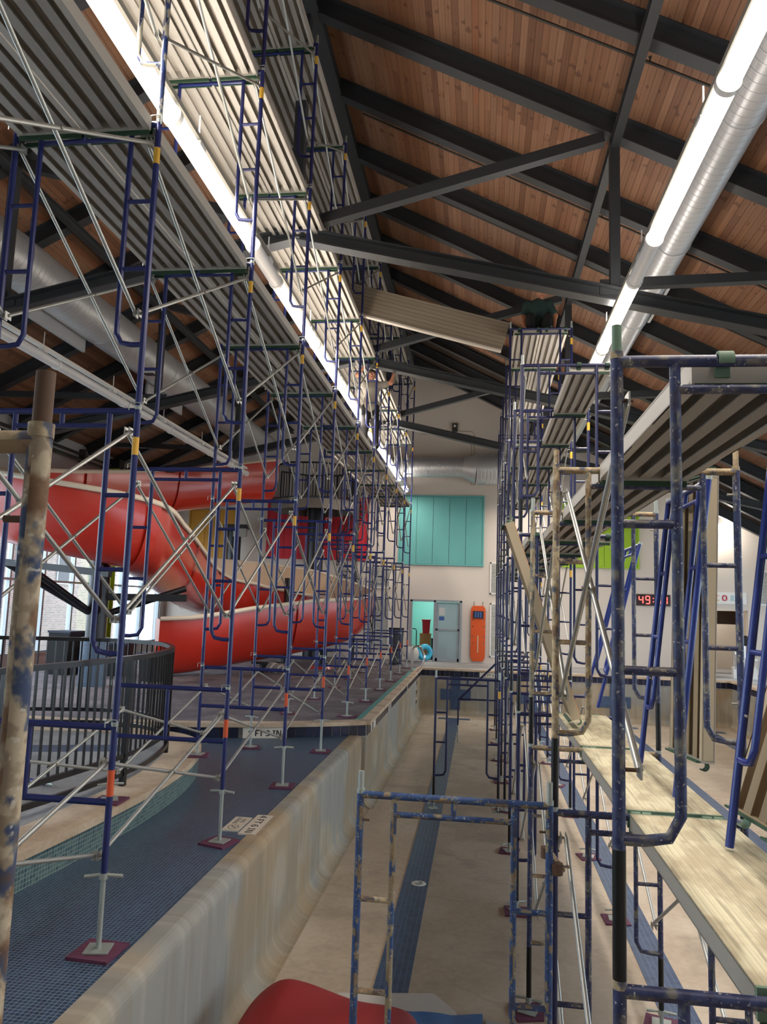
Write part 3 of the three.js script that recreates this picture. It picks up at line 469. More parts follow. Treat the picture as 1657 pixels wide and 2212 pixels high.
{
  const t = thing('rescue_board', 'orange plastic rescue board hung upright on the far wall', 'rescue board', [-0.06, -1.9, ZF + 0.03]);
  const s = new THREE.Shape(); s.moveTo(-0.17, 0); s.lineTo(0.17, 0); s.quadraticCurveTo(0.245, 0.06, 0.25, 0.2); s.lineTo(0.25, 1.8); s.quadraticCurveTo(0.24, 1.95, 0.14, 1.96); s.lineTo(-0.14, 1.96); s.quadraticCurveTo(-0.24, 1.95, -0.25, 1.8); s.lineTo(-0.25, 0.2); s.quadraticCurveTo(-0.245, 0.06, -0.17, 0);
  const hs = [0.62, 0.86, 1.22, 1.46]; for (const y of hs) for (const x of [-0.2, 0.2]) { const h = new THREE.Path(); h.absellipse(x, y, 0.032, 0.045, 0, 7, true); s.holes.push(h); }
  mesh('board', planarUV(new THREE.ExtrudeGeometry(s, { depth: 0.03, bevelEnabled: true, bevelSize: 0.012, bevelThickness: 0.012, bevelSegments: 2 }).translate(0, 0, 0.04)), M.orangeBoard, t);
  mesh('head_pad', B(-0.19, 0.19, 1.52, 1.78, 0.08, 0.13), M.navyPad, t); for (const x of [-0.09, 0, 0.09]) mesh('head_strap', box(0.05, 0.2, 0.012, x, 1.65, 0.136), M.tarpDark, t);
  mesh('leg_groove', B(-0.02, 0.02, 0.3, 0.9, 0.078, 0.086), M.liner, t); for (const x of [-0.16, 0.16]) mesh('wall_hook', bent([[x, 1.9, 0], [x, 2.1, 0.02], [x, 2.12, 0.06]], 0.009, 0.02, 12, 6), M.pipe, t);
}
{ // digital pace clock
  const t = thing('pace_clock', 'red digital wall clock reading 49 on the far wall', 'clock', [6.06, 0.27, ZF]);
  mesh('clock_case', box(1.16, 0.4, 0.08, 0, 0.2, 0.04), std({ color: 0x2a0a0e, roughness: 0.3 }), t);
  const seg = { 4: 'bcfg', 9: 'abcdfg', 0: 'abcdef', 1: 'bc' }, led = std({ color: 0x3a0608, emissive: 0xff4a40, emissiveIntensity: 4 });
  [['4', -0.42], ['9', -0.19], ['0', 0.17], ['1', 0.4]].forEach(([ch, x]) => { const q = []; for (const s of seg[ch]) q.push(...({ a: [box(0.12, 0.03, 0.01, x, 0.33, 0)], g: [box(0.12, 0.03, 0.01, x, 0.2, 0)], d: [box(0.12, 0.03, 0.01, x, 0.07, 0)], b: [box(0.03, 0.11, 0.01, x + 0.065, 0.265, 0)], c: [box(0.03, 0.11, 0.01, x + 0.065, 0.135, 0)], f: [box(0.03, 0.11, 0.01, x - 0.065, 0.265, 0)], e: [box(0.03, 0.11, 0.01, x - 0.065, 0.135, 0)] }[s])); mesh('led_digit', merge(q).translate(0, 0, 0.086), led, t); });
  mesh('led_colon', merge([box(0.03, 0.03, 0.01, 0, 0.26, 0.086), box(0.03, 0.03, 0.01, 0, 0.14, 0.086)]), led, t);
}
{
  const t = thing('letter_sign', 'white board with pastel capital letters CORE above the doorway', 'sign', [8.55, 0.42, ZF]);
  mesh('sign_board', box(1.3, 0.4, 0.03, 0, 0.2, 0.015), M.white, t);
  const font = await new FontLoader().loadAsync('fonts/droid/droid_sans_bold.typeface.json');
  [['·', 0xc04a3a, -0.56], ['C', 0xe0a868, -0.42], ['O', 0xb03040, -0.18], ['R', 0xa8c8cc, 0.1], ['E', 0xb4c484, 0.34]].forEach(([ch, c, x]) => { const g = new TextGeometry(ch, { font, size: 0.2, depth: 0.012, curveSegments: 6 }); g.translate(x, 0.1, 0.03); mesh('letter', g, std({ color: c, roughness: 0.6 }), t); });
  for (const [x, y, m, lab] of [[7.42, 0.0, M.crimson, 'small red sign left of the far right doorway'], [7.36, -0.62, M.tarpDark, 'small blue sign left of the far right doorway']]) { const q = thing('wall_sign', lab, 'sign', [x, y, ZF]); mesh('sign_plate', box(0.34, 0.13, 0.015, 0, 0.065, 0.008), m, q); mesh('sign_text', box(0.24, 0.03, 0.004, 0, 0.065, 0.018), M.white, q); }
  const rm = structGroup('side_room'); mesh('room_wall', merge([B(7.2, 10.2, DECK - 0.1, 1, -30.7, -30.5), B(7.2, 7.4, DECK - 0.1, 1, -30.5, ZF - 0.25), B(10, 10.2, DECK - 0.1, 1, -30.5, ZF - 0.25)]), M.wall, rm); mesh('room_ceiling', B(7.2, 10.2, 0.9, 1.1, -30.7, ZF - 0.25), M.gable, rm); mesh('room_floor', B(7.2, 10.2, DECK - 0.3, DECK, -30.7, ZF - 0.1), M.concrete, rm);
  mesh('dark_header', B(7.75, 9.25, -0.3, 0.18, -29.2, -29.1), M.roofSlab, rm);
  const l = thing('room_lamp', 'ceiling lamp inside the room behind the right doorway', 'lamp', [8.5, 0.86, -29.7]); mesh('lamp_panel', box(0.9, 0.04, 0.4), M.tube, l); const k = new THREE.RectAreaLight(0xfff8ee, 16, 0.9, 0.4); k.position.y = -0.05; k.rotation.x = -Math.PI / 2; k.name = 'panel_light'; l.add(k);
}
{ // gym equipment by the right doorway
  const t = thing('hose_reel_cart', 'black wheeled hose reel cart at the far pool edge', 'hose reel', [7.2, DECK, -26.4], -0.3);
  mesh('cart_frame', merge([bent([[-0.35, 0.05, 0.2], [-0.35, 0.95, -0.1], [0.35, 0.95, -0.1], [0.35, 0.05, 0.2]], 0.022, 0.1, 30, 8), box(0.8, 0.06, 0.5, 0, 0.06, 0.1)]), M.rubber, t); mesh('reel', new THREE.TorusGeometry(0.27, 0.09, 12, 28).translate(0, 0.42, 0.12), M.rubber, t); mesh('hose', new THREE.TorusGeometry(0.24, 0.025, 8, 28).translate(0.03, 0.42, 0.24), M.pipe, t);
  for (const x of [-0.4, 0.4]) mesh('wheel', new THREE.CylinderGeometry(0.1, 0.1, 0.05, 18).rotateZ(Math.PI / 2).translate(x, 0.1, 0.28), M.black, t);
  const b = thing('pool_lift', 'white pool lift seat with chrome handles at the far pool edge', 'pool lift', [8.5, DECK, -26.2], -0.2);
  mesh('lift_base', box(0.7, 0.34, 0.6, 0, 0.17, 0), M.whiteGloss, b); mesh('lift_mast', rod([0, 0.3, -0.1], [0, 1.3, -0.2], 0.07, 14), M.whiteGloss, b); mesh('lift_seat', box(0.45, 0.06, 0.45, 0.1, 0.62, 0.25), M.whiteGloss, b); mesh('head_cushion', new THREE.SphereGeometry(0.17, 18, 12).scale(0.8, 1, 0.5).translate(0.05, 1.2, 0), M.rubber, b);
  for (const x of [-0.3, 0.38]) mesh('grab_rail', bent([[x, 0.3, 0.35], [x, 0.9, 0.45], [x, 0.9, -0.1], [x, 0.3, -0.2]], 0.022, 0.16, 28, 8), M.chrome, b);
}
{
  const t = thing('grab_rail', 'curved chrome pool grab rail at the far left pool corner', 'grab rail', [-2.16, DECK, -23.4], 0.0);
  for (const x of [-0.02, 0.34]) mesh('rail', bent([[0.14, 0, x], [0.16, 0.72, x], [0.36, 0.8, x], [0.56, 0.42, x], [0.4, 0.12, x], [0.3, 0, x]], 0.022, 0.22, 36, 10), M.chrome, t);
  const c = thing('mesh_hamper', 'tall dark grey mesh bin standing on the deck by the far wall', 'bin', [-2.78, DECK, -25.7], 0.1);
  mesh('bin_body', new THREE.CylinderGeometry(0.36, 0.28, 1.15, 4, 1, true).rotateY(Math.PI / 4).translate(0, 0.62, 0), std({ color: 0x45484b, roughness: 0.85, side: THREE.DoubleSide }), c); mesh('bin_rim', new THREE.TorusGeometry(0.355, 0.018, 6, 4).rotateZ(Math.PI / 4).rotateX(Math.PI / 2).translate(0, 1.2, 0), M.rubber, c); mesh('bin_base', box(0.42, 0.05, 0.42, 0, 0.03, 0), M.rubber, c);
  const e = thing('alarm_speaker', 'small dark box with conduit high on the far gable wall', 'alarm', [-1.05, 6.52, ZF]); mesh('case', box(0.2, 0.3, 0.14, 0, 0.15, 0.07), M.pipe, e); mesh('lens', box(0.08, 0.08, 0.02, 0, 0.2, 0.15), M.white, e);
  const k = thing('conduit', 'thin painted conduit running across the far gable wall', 'conduit', [-0.95, 6.5, ZF]); mesh('pipe', bent([[0, 0.05, 0.02], [0.62, 0.02, 0.02], [0.66, -2, 0.02]], 0.018, 0.12, 24, 8), M.gable, k); mesh('pipe', bent([[-1.4, -0.08, 0.02], [0.52, -0.08, 0.02], [0.56, -2, 0.02]], 0.014, 0.12, 24, 8), M.gable, k);
}
Object.assign(M, {
  scuffed: std({ map: tex(256, 512, splat([34, 46, 96], [48, 74, 126], [178, 174, 158], 0.5, 0.62, 0.1), true, 0.3, 1.6), roughness: 0.5 }), wornPale: std({ map: tex(256, 512, splat([98, 104, 108], [128, 124, 108], [168, 154, 124], 0.45, 0.6, 0.2), true, 0.3, 0.9), roughness: 0.7 }),
  bright2: std({ map: tex(256, 512, splat([40, 68, 116], [64, 86, 122], [144, 130, 104], 0.42, 0.54, 0.3), true, 0.3, 1.1), roughness: 0.6 }), cakedRust: std({ map: tex(256, 512, splat([178, 162, 136], [146, 130, 108], [62, 74, 100], 0.56, 0.68, 0.7), true, 0.3, 0.9), roughness: 0.9 }),
  spareRail: std({ color: 0xa89a80, roughness: 0.6 }), spareRib: std({ color: 0x86765c, roughness: 0.7 }), toe: std({ color: 0x6a6258, roughness: 0.6 }), galvFilm: std({ color: 0xa2a4a2, roughness: 0.35 }),
});
// ---------- scaffolding: prototypes ----------
const FW = 1.07, FH = 2.03, IN = 0.195, TR = 0.0213;
const FG = (() => {                                            // shapes shared by every frame; origin at the middle of its foot
  const w = FW / 2, stud = (x, y, s) => rod([x, y, 0], [x + s * 0.055, y, 0], 0.007, 6);
  const g = { header: rod([-w, FH, 0], [w, FH, 0], TR, 12), inner_header: rod([-w + IN, FH - 0.1, 0], [w - IN, FH - 0.1, 0], 0.0165, 10), link: rod([0, FH - 0.1, 0], [0, FH, 0], 0.0165, 10) };
  for (const s of [-1, 1]) {
    g['leg' + s] = rod([s * w, 0, 0], [s * w, FH + 0.012, 0], TR, 14);
    g['inner' + s] = bent([[s * (w - IN), FH, 0], [s * (w - IN), FH - 1.6, 0], [s * w, FH - 1.6, 0]], 0.0185, 0.11, 22, 10);
    g['rung' + s] = [0.57, 1.06].map((d) => rod([s * (w - IN), FH - d, 0], [s * w, FH - d, 0], 0.0155, 10));
    g['stud' + s] = [0.14, 1.38].map((d) => stud(s * w, FH - d, -s));
    g['pin' + s] = rod([s * w, FH + 0.012, 0], [s * w, FH + 0.13, 0], 0.017, 12);
    g['collar' + s] = rod([s * w, FH + 0.008, 0], [s * w, FH + 0.034, 0], TR + 0.0015, 14);
    g['lock' + s] = bent([[s * w - 0.05, FH + 0.0, 0.03], [s * w - 0.05, FH + 0.05, 0.03], [s * w + 0.03, FH + 0.05, 0.03], [s * w + 0.03, FH - 0.02, 0.03]], 0.004, 0.01, 16, 5);
    g['foot' + s] = rod([s * w, 0.002, 0], [s * w, 0.4, 0], TR + 0.0007, 14);
    g['label' + s] = rod([s * w, FH - 0.3, 0], [s * w, FH - 0.18, 0], TR + 0.0008, 12);
  }
  return g;
})();
function frameParts(t, m, { sticker = true, pins = false, lock = false } = {}) {
  for (const s of [-1, 1]) {
    const k = s < 0 ? 'L' : 'R', leg = mesh('leg', FG['leg' + s], m['leg' + k] ?? m.main, t);
    if (m.foot) mesh('dark_leg_end', FG['foot' + s], m.foot, leg);
    mesh('inner_leg', FG['inner' + s], m['inner' + k] ?? m.main, t);
    for (const g of FG['rung' + s]) mesh('rung', g, m['rung' + k] ?? m.main, t);
    for (const g of FG['stud' + s]) mesh('brace_stud', g, m.stud ?? M.galvDull, t);
    mesh('collar', FG['collar' + s], m.collar ?? M.zinc, t);
    if (pins) mesh('coupling_pin', FG['pin' + s], m.pin ?? M.zinc, t);
    if (lock) mesh('locking_pin', FG['lock' + s], M.zinc, t);
    if (sticker && s > 0) mesh('label_sticker', FG['label' + s], M.yellow, leg);
  }
  mesh('header', FG.header, m.header ?? m.main, t); mesh('inner_header', FG.inner_header, m.innerHeader ?? m.main, t); mesh('header_link', FG.link, m.main, t);
  return t;
}
function frame(label, p, m, o = {}, group) { return frameParts(thing('frame_scaffold', label, 'scaffold frame', p, 0, group), m, o); }
const CLEAN = { main: M.blue }, DARK = { main: M.blueDark, foot: M.black };
const protoClean = frame('blue scaffold frame, left row, first upright, second storey', [0, 0, 0], CLEAN, { lock: true });
const protoTop = frame('blue scaffold frame, left row, first upright, top storey', [0, 0, 0], CLEAN, { pins: true });
// low base frame
const BH = 0.88;
function baseFrame(label, p, mat) {
  const t = thing('low_scaffold', label, 'scaffold frame', p, 0, 'low base frames under the left row'), w = FW / 2;
  for (const s of [-1, 1]) { const l = mesh('leg', rod([s * w, 0, 0], [s * w, BH + 0.012, 0], TR, 14), mat, t); mesh('collar', rod([s * w, BH + 0.008, 0], [s * w, BH + 0.034, 0], TR + 0.0015, 14), M.zinc, t); if (s > 0) { mesh('warning_sticker', rod([s * w, 0.46, 0], [s * w, 0.62, 0], TR + 0.0008, 12), M.orangeTag, l); } for (const y of [0.1, 0.66]) mesh('brace_stud', rod([s * w, y, 0], [s * w - s * 0.055, y, 0], 0.007, 6), M.galvDull, t); mesh('locking_pin', bent([[s * w - 0.05, BH, 0.03], [s * w - 0.05, BH + 0.05, 0.03], [s * w + 0.03, BH + 0.05, 0.03], [s * w + 0.03, BH - 0.02, 0.03]], 0.004, 0.01, 16, 5), M.zinc, t); }
  mesh('header', rod([-w, BH, 0], [w, BH, 0], TR, 12), mat, t); mesh('bottom_rail', rod([-w, 0.42, 0], [w, 0.42, 0], TR, 12), mat, t); mesh('middle_post', rod([-0.04, 0.42, 0], [-0.04, BH, 0], 0.0185, 10), mat, t);
  return t;
}
function makeBrace(L, H) {                                     // two crossed tubes hooked on the studs, along z
  const a = [0, H / 2, L / 2], b = [0, -H / 2, -L / 2], tip = (p, x) => box(0.006, 0.05, 0.07).translate(p[0] + x, p[1], p[2]);
  const t = new THREE.Group();
  mesh('brace_tube', merge([rod([-0.016, a[1], a[2]], [-0.016, b[1], b[2]], 0.0135, 8), tip(a, -0.016), tip(b, -0.016)]), M.galv, t);
  mesh('brace_tube', merge([rod([0.014, a[1], b[2]], [0.014, b[1], a[2]], 0.0135, 8), tip([0, a[1], b[2]], 0.014), tip([0, b[1], a[2]], 0.014)]), M.galv, t);
  mesh('pivot_bolt', rod([-0.035, 0, 0], [0.035, 0, 0], 0.009, 8), M.galvDull, t);
  return t;
}
function place(proto, name, label, cat, p, group) { const o = proto.clone(); o.name = numbered(name); o.position.set(...p); scene.add(o); return tag(o, label, cat, group); }
function makePlank(L, w, mats) {                                // origin at header height, length along z
  const t = new THREE.Group(), hl = L / 2 - 0.05, top = mats.top ?? M.alu, rail = mats.rail ?? M.alu, rib = mats.rib ?? M.aluDark;
  const d = box(w, 0.012, 2 * hl, 0, 0.026, 0), u = d.attributes.uv; for (let i = 0; i < u.count; i++) u.setX(i, u.getX(i) + w / 2); mesh('deck', d, top, t);
  for (const s of [-1, 1]) mesh('side_rail', merge([box(0.008, 0.09, 2 * hl, s * (w / 2 - 0.004), -0.016, 0), box(0.045, 0.007, 2 * hl, s * (w / 2 - 0.0225), -0.0575, 0)]), rail, t);
  const n = 3; for (let i = 1; i <= n; i++) { const x = -w / 2 + i * w / (n + 1); mesh('stiffening_rib', merge([box(0.007, 0.07, 2 * hl, x, -0.012, 0), box(0.062, 0.007, 2 * hl, x, -0.05, 0)]), i === 2 && mats.rib2 ? mats.rib2 : rib, t); }
  for (const s of [-1, 1]) {
    mesh('end_channel', box(w, 0.1, 0.02, 0, -0.018, s * (hl + 0.005)), mats.end ?? M.alu, t);
    for (const x of [-w / 2 + 0.07, w / 2 - 0.07]) {
      const k = new THREE.Shape(); k.absarc(0, 0, 0.034, -0.5, Math.PI, false); k.lineTo(-0.052, -0.05); k.lineTo(-0.024, -0.05); k.lineTo(-0.024, 0); k.absarc(0, 0, 0.024, Math.PI, -0.5, true); k.closePath();
      const g = planarUV(new THREE.ExtrudeGeometry(k, { depth: 0.05, bevelEnabled: false })); g.translate(0, 0, -0.025); g.rotateY(s > 0 ? -Math.PI / 2 : Math.PI / 2); g.translate(x + s * 0.03, 0, s * (L / 2)); mesh('hook', g, mats.hook ?? M.greenWorn, t);
    }
    mesh('hook_bar', box(w - 0.02, 0.05, 0.012, 0, -0.075, s * (hl + 0.008)), mats.bar ?? M.green, t);
  }
  return t;
}
function makeJack(h, pad = true) {
  const t = new THREE.Group();
  mesh('base_plate', box(0.15, 0.008, 0.15, 0, (pad ? 0.022 : 0) + 0.004, 0), M.zinc, t); mesh('screw', rod([0, 0.02, 0], [0, h, 0], 0.0165, 12), M.zinc, t);
  const g = merge([rod([0, h - 0.035, 0], [0, h, 0], 0.028, 12), rod([-0.115, h - 0.02, 0.01], [-0.02, h - 0.012, 0], 0.012, 8), rod([0.02, h - 0.012, 0], [0.115, h - 0.02, -0.01], 0.012, 8)]); mesh('handle_nut', g, M.zinc, t);
  return t;
}
const padGeo = box(0.27, 0.02, 0.27, 0, 0.01, 0);
const jackCache = {};
function jack(x, y, z, top, what, leg, padded = true) {
  const h = +(top - y).toFixed(3), key = h + '' + padded; const pr = jackCache[key] ??= makeJack(h, padded);
  const o = place(pr, 'screw_jack', `galvanised screw jack under the ${leg} leg of ${what}`, 'base jack', [x, y, z], 'screw jacks under the scaffolding'); o.rotation.y = rr(-0.5, 0.5);
  if (padded) { const p = thing('sole_pad', `purple wooden pad under the ${leg} leg of ${what}`, 'sole pad', [x, y, z], rr(-0.35, 0.35), 'purple pads under the screw jacks'); mesh('pad', padGeo, M.purple, p); }
}
const STOREY = ['bottom', 'second', 'third', 'fourth', 'top'];

// ---------- left row of scaffolding ----------
const LX = -2.825, LZ = (k) => -4.7 - 2.2 * k, LN = 9;
const braceL = makeBrace(2.2, 1.24), braceL0 = makeBrace(2.2, 0.56), plankL = makePlank(2.2, 0.49, { hook: M.green, bar: M.green }), plankPerf = makePlank(2.2, 0.49, { top: M.perf, rib: M.perf, hook: M.green }), plankLt = makePlank(2.2, 0.49, { rib2: M.alu, rib: M.alu, hook: M.greenWorn });
let firstClean = true, firstTop = true;
for (let k = -1; k <= LN; k++) {
  const z = LZ(k), nth = k < 0 ? 'unseen nearest' : ORD[k], row = k < 0 ? 'left row, upright out of view beside the camera' : `left row, ${nth} upright in view`;
  baseFrame(`low blue scaffold base frame, ${row}, bottom storey`, [LX, -1.71, z], M.blue);
  for (let s = 1; s <= 4; s++) {
    const y = -0.8 + (s - 1) * 2.06, label = `blue scaffold frame, ${row}, ${STOREY[s]} storey`;
    let o;
    if (k === 0 && (s === 3)) { o = frame(`scuffed blue scaffold frame, ${row}, ${STOREY[s]} storey`, [LX, y, z], { main: M.blue, legR: M.scuffed, innerR: M.scuffed }, { lock: true }, 'frames of the left row'); continue; }
    if (s === 4) { if (firstTop) { o = protoTop; firstTop = false; } else o = copy(protoTop, 'frame_scaffold', [0, 0, 0], undefined, label); } else if (firstClean) { o = protoClean; firstClean = false; } else o = copy(protoClean, 'frame_scaffold', [0, 0, 0], undefined, label);
    o.userData.label = label; o.userData.group = 'frames of the left row'; o.position.set(LX, y, z);
  }
  const onDeck = z < -12.4, isl0 = z > -10.2;
  jack(LX + FW / 2, onDeck ? DECK : SHALLOW, z, -1.71, `the ${nth} left-row upright`, 'pool-side');
  jack(LX - FW / 2, onDeck ? DECK : isl0 ? -1.885 : SHALLOW, z, -1.71, `the ${nth} left-row upright`, 'slide-side');
  if (k === LN) continue;
  const zm = z - 1.1, bay = k < 0 ? 'nearest bay of the left row' : `${nth} full bay of the left row`;
  for (const s of [-1, 1]) {
    const side = s > 0 ? 'pool' : 'slide', x = LX + s * (FW / 2 - 0.052);
    place(braceL0, 'cross_brace', `short crossed galvanised brace, ${bay}, bottom storey, ${side} side`, 'cross brace', [x, -1.71 + 0.38, zm], 'cross braces of the left row');
    for (let q = 1; q <= (s > 0 ? 4 : 2); q++) place(braceL, 'cross_brace', `crossed galvanised brace, ${bay}, ${STOREY[q]} storey, ${side} side`, 'cross brace', [x, -0.8 + (q - 1) * 2.06 + FH - 0.76, zm], 'cross braces of the left row');
  }
  for (const s of [-1, 1]) {
    const side = s > 0 ? 'pool' : 'slide', x = LX + s * 0.25;
    const perf = k === 5 || k === 6;
    place(perf ? plankPerf : plankL, 'scaffold_plank', `${perf ? 'perforated metal' : 'ribbed aluminium'} scaffold plank, ${bay}, lower platform, ${side} side`, 'scaffold plank', [x, 3.29, zm], 'planks of the left row');
    if (k >= 0) place(plankLt, 'scaffold_plank', `ribbed aluminium scaffold plank, ${bay}, middle platform, ${side} side`, 'scaffold plank', [x, 5.35, zm], 'planks of the left row');
    if (k >= 1) place(plankL, 'scaffold_plank', `ribbed aluminium scaffold plank, ${bay}, top platform, ${side} side`, 'scaffold plank', [x, 7.41, zm], 'planks of the left row');
  }
  }

// ---------- right row of scaffolding, standing in the pool ----------
const PX = 0.995, PZ = (j) => -2.65 - 2.13 * j, PN = 9;
const braceP = makeBrace(2.13, 1.24), plankP = makePlank(2.13, 0.52, { rib: M.aluDark, hook: M.greenWorn, bar: M.green }), plankP2 = makePlank(2.13, 0.47, { hook: M.green, bar: M.green }), plankD = makePlank(2.13, 0.54, { top: M.aluTop, rail: M.galvDull, hook: M.greenWorn, end: M.greenWorn });
const protoDark = frame('x', [0, 0, 0], DARK), protoDarkTop = frame('x', [0, 0, 0], DARK, { pins: true }); let fd = true, ft = true;
for (let j = 0; j <= PN; j++) {
  const z = PZ(j), nth = ORD[j], n = j < 3 ? 2 : j < 5 ? 3 : 4, row = `right row, ${nth} upright from the camera`;
  for (let s = 0; s < n; s++) {
    const y = -3.22 + s * 2.06, top = s === n - 1, st = STOREY[s], p = [PX, y, z];
    if (j === 0) frame(`worn chipped blue scaffold frame, ${row}, ${st} storey`, p, { main: M.worn, foot: M.black, collar: M.caked, pin: M.greenWorn, stud: M.rust }, { pins: top, sticker: false }, 'frames of the right row');
    else if (j === 1) frame(`cement-crusted scaffold frame, ${row}, ${st} storey`, p, s ? { main: M.worn, foot: M.black, legL: M.caked, innerL: M.caked, rungL: M.caked, header: M.caked, collar: M.caked, pin: M.caked } : { main: M.worn, foot: M.black, legL: M.blueDark }, { pins: top, sticker: false }, 'frames of the right row');
    else if (j === 2) frame(`dusty worn scaffold frame, ${row}, ${st} storey`, p, { main: M.worn, foot: M.black, innerL: M.caked, rungL: M.caked, header: M.caked, legL: s ? M.wornPale : M.worn }, { pins: top, sticker: false }, 'frames of the right row');
    else { const label = `dark blue scaffold frame, ${row}, ${top ? 'top' : st} storey`; let o; if (top) { if (ft) { ft = false; o = protoDarkTop; } else o = copy(protoDarkTop, 'frame_scaffold', p); } else if (fd) { fd = false; o = protoDark; } else o = copy(protoDark, 'frame_scaffold', p); o.userData.label = label; o.userData.group = 'frames of the right row'; o.position.set(...p); }
  }
  for (const s of [-1, 1]) jack(PX + s * FW / 2, POOL, z, -3.22, `the ${nth} right-row upright`, s < 0 ? 'left' : 'right');
  if (j === PN) continue;
  const zm = z - 1.065, bay = `${nth} bay of the right row`;
  for (let s = 0; s < Math.min(n, 3); s++) for (const sd of [-1, 1]) if (!((sd > 0 && s > 0 && j < 5) || (sd < 0 && s === 1 && j === 2))) place(braceP, 'cross_brace', `crossed galvanised brace, ${bay}, ${STOREY[s]} storey, ${sd < 0 ? 'left' : 'right'} side`, 'cross brace', [PX + sd * (FW / 2 - 0.052), -3.22 + s * 2.06 + FH - 0.76, zm], 'cross braces of the right row');
  const L1 = -3.22 + FH, L2 = L1 + 2.06, L3 = L2 + 2.06, L4 = L3 + 2.06;
  if (j < 3) place(plankD, 'scaffold_plank', `dusty cream-topped scaffold plank, ${bay}, low platform`, 'scaffold plank', [1.155, L1, zm], 'planks of the right row');
  if (j < 3) place(plankP, 'scaffold_plank', `ribbed grey scaffold plank, ${bay}, overhead platform`, 'scaffold plank', [0.98, L2, zm], 'planks of the right row');
  else for (const sd of [-1, 1]) place(plankP2, 'scaffold_plank', `ribbed scaffold plank, ${bay}, second platform up, ${sd < 0 ? 'left' : 'right'} side`, 'scaffold plank', [PX + 0.03 + sd * 0.24, L2, zm], 'planks of the right row');
  if (j >= 3) for (const sd of j < 5 ? [1, 1.001] : [-1, 1]) { if (sd === 1.001) continue; place(plankP2, 'scaffold_plank', `ribbed scaffold plank, ${bay}, third platform up, ${sd < 0 ? 'left' : 'right'} side`, 'scaffold plank', [PX + 0.03 + sd * 0.24, L3, zm], 'planks of the right row'); }
  if (j >= 5 && j < 8) for (const sd of [-1, 1]) place(plankP2, 'scaffold_plank', `ribbed aluminium scaffold plank, ${bay}, top platform, ${sd < 0 ? 'left' : 'right'} side`, 'scaffold plank', [PX + sd * 0.24, L4, zm], 'planks of the right row');
}

// ---------- single frames ----------
frame('chipped bright blue scaffold frame standing alone in the front of the pool', [-0.13, -3.12, -4.5], { main: M.bright, innerL: M.bright2, rungL: M.caked, rungR: M.bright, pin: M.zinc, stud: M.rust }, { pins: true, sticker: false });
for (const s of [-1, 1]) jack(-0.13 + s * FW / 2, POOL, -4.5, -3.12, 'the bright blue frame in front', s < 0 ? 'left' : 'right', false);
{
  const t = thing('tube_clamp', 'rusty swivel clamp tying the bright blue frame to the right row', 'clamp', [0.43, -1.42, -4.64], 0.12);
  for (const z of [0.14, -0.14]) mesh('clamp_jaw', rod([0, -0.03, z], [0, 0.03, z], 0.034, 12), M.rust, t); mesh('clamp_bolt', merge([rod([0.03, 0, 0.16], [0.03, 0, -0.16], 0.012, 8), rod([-0.035, 0.012, 0.14], [0.075, 0.012, 0.14], 0.008, 8), rod([-0.035, 0.012, -0.14], [0.075, 0.012, -0.14], 0.008, 8)]), M.caked, t);
}
frame('dark blue scaffold frame standing on the blue lane line at mid pool', [-0.185, -3.24, -13.2], DARK, { pins: true });
for (const s of [-1, 1]) jack(-0.185 + s * FW / 2, POOL, -13.2, -3.24, 'the frame on the lane line', s < 0 ? 'left' : 'right', false);
{
  const t = thing('scaffold_bracket', 'dark blue triangular scaffold side bracket on a jack near the pool end', 'bracket', [-0.5, POOL, -19.6]);
  mesh('bracket_post', rod([0, 0.42, 0], [0, 1.08, 0], TR, 10), M.blueDark, t); mesh('bracket_arm', rod([0, 1.06, 0], [0.95, 1.06, 0], TR, 10), M.blueDark, t); mesh('bracket_strut', boxBeam([0.02, 1.06, 0], [0.93, 1.98, 0], 0.05, 0.05), M.blueDark, t); mesh('jack_screw', rod([0, 0.01, 0], [0, 0.45, 0], 0.0165, 10), M.zinc, t); mesh('base_plate', box(0.15, 0.01, 0.15, 0, 0.005, 0), M.zinc, t);
}
{ // grimy frame right beside the camera on the left
  const m = { main: M.caked, legL: M.cakedRust, legR: M.cakedRust, header: M.caked, pin: M.rust, collar: M.caked, stud: M.rust };
  frame('rusty cement-caked scaffold frame beside the camera at the left edge', [-0.79 - FW / 2, -1.76, -1.25], m, { pins: true, sticker: false });
  baseFrame('low scaffold base frame under the rusty frame beside the camera', [-0.79 - FW / 2, -1.76 - 0.91, -1.25], M.worn);
  for (const s of [1]) jack(-0.79 - FW / 2 + s * FW / 2, POOL, -1.25, -2.67, 'the rusty frame beside the camera', s < 0 ? 'left' : 'right', false);
}
// spare frames and planks leaning on the right row
for (const [p, lean, lab, m] of [[[1.25, -1.14, -3.6], 0.13, 'spare bright navy frame leaning at the right edge on the near plank', { main: M.freshBlue }], [[1.24, -1.14, -5.68], 0.115, 'spare navy frame leaning on the right row behind the near upright', { main: M.freshBlue }], [[1.42, -1.14, -10.1], 0.25, 'spare navy frame leaning farthest back in front of the green panel', { main: M.freshBlue }]]) {
  const o = frame(lab, p, m, { sticker: false }, undefined); o.rotation.order = 'ZYX'; o.rotation.set(0, Math.PI / 2, -lean);
}
function lean(proto, label, foot, tip, acrossZ) {               // a plank from foot to tip, its ribbed face turned towards -x
  const o = place(proto, 'spare_plank', label, 'scaffold plank', [0, 0, 0]), a = V(...foot), b = V(...tip), z = b.clone().sub(a).normalize(), x = V(...acrossZ).normalize(), y = z.clone().cross(x).normalize(); x.copy(y.clone().cross(z));
  const L = 2.13; o.setRotationFromMatrix(new THREE.Matrix4().makeBasis(x, y, z)); o.position.copy(a).addScaledVector(z, L / 2 + 0.03); return o;
}
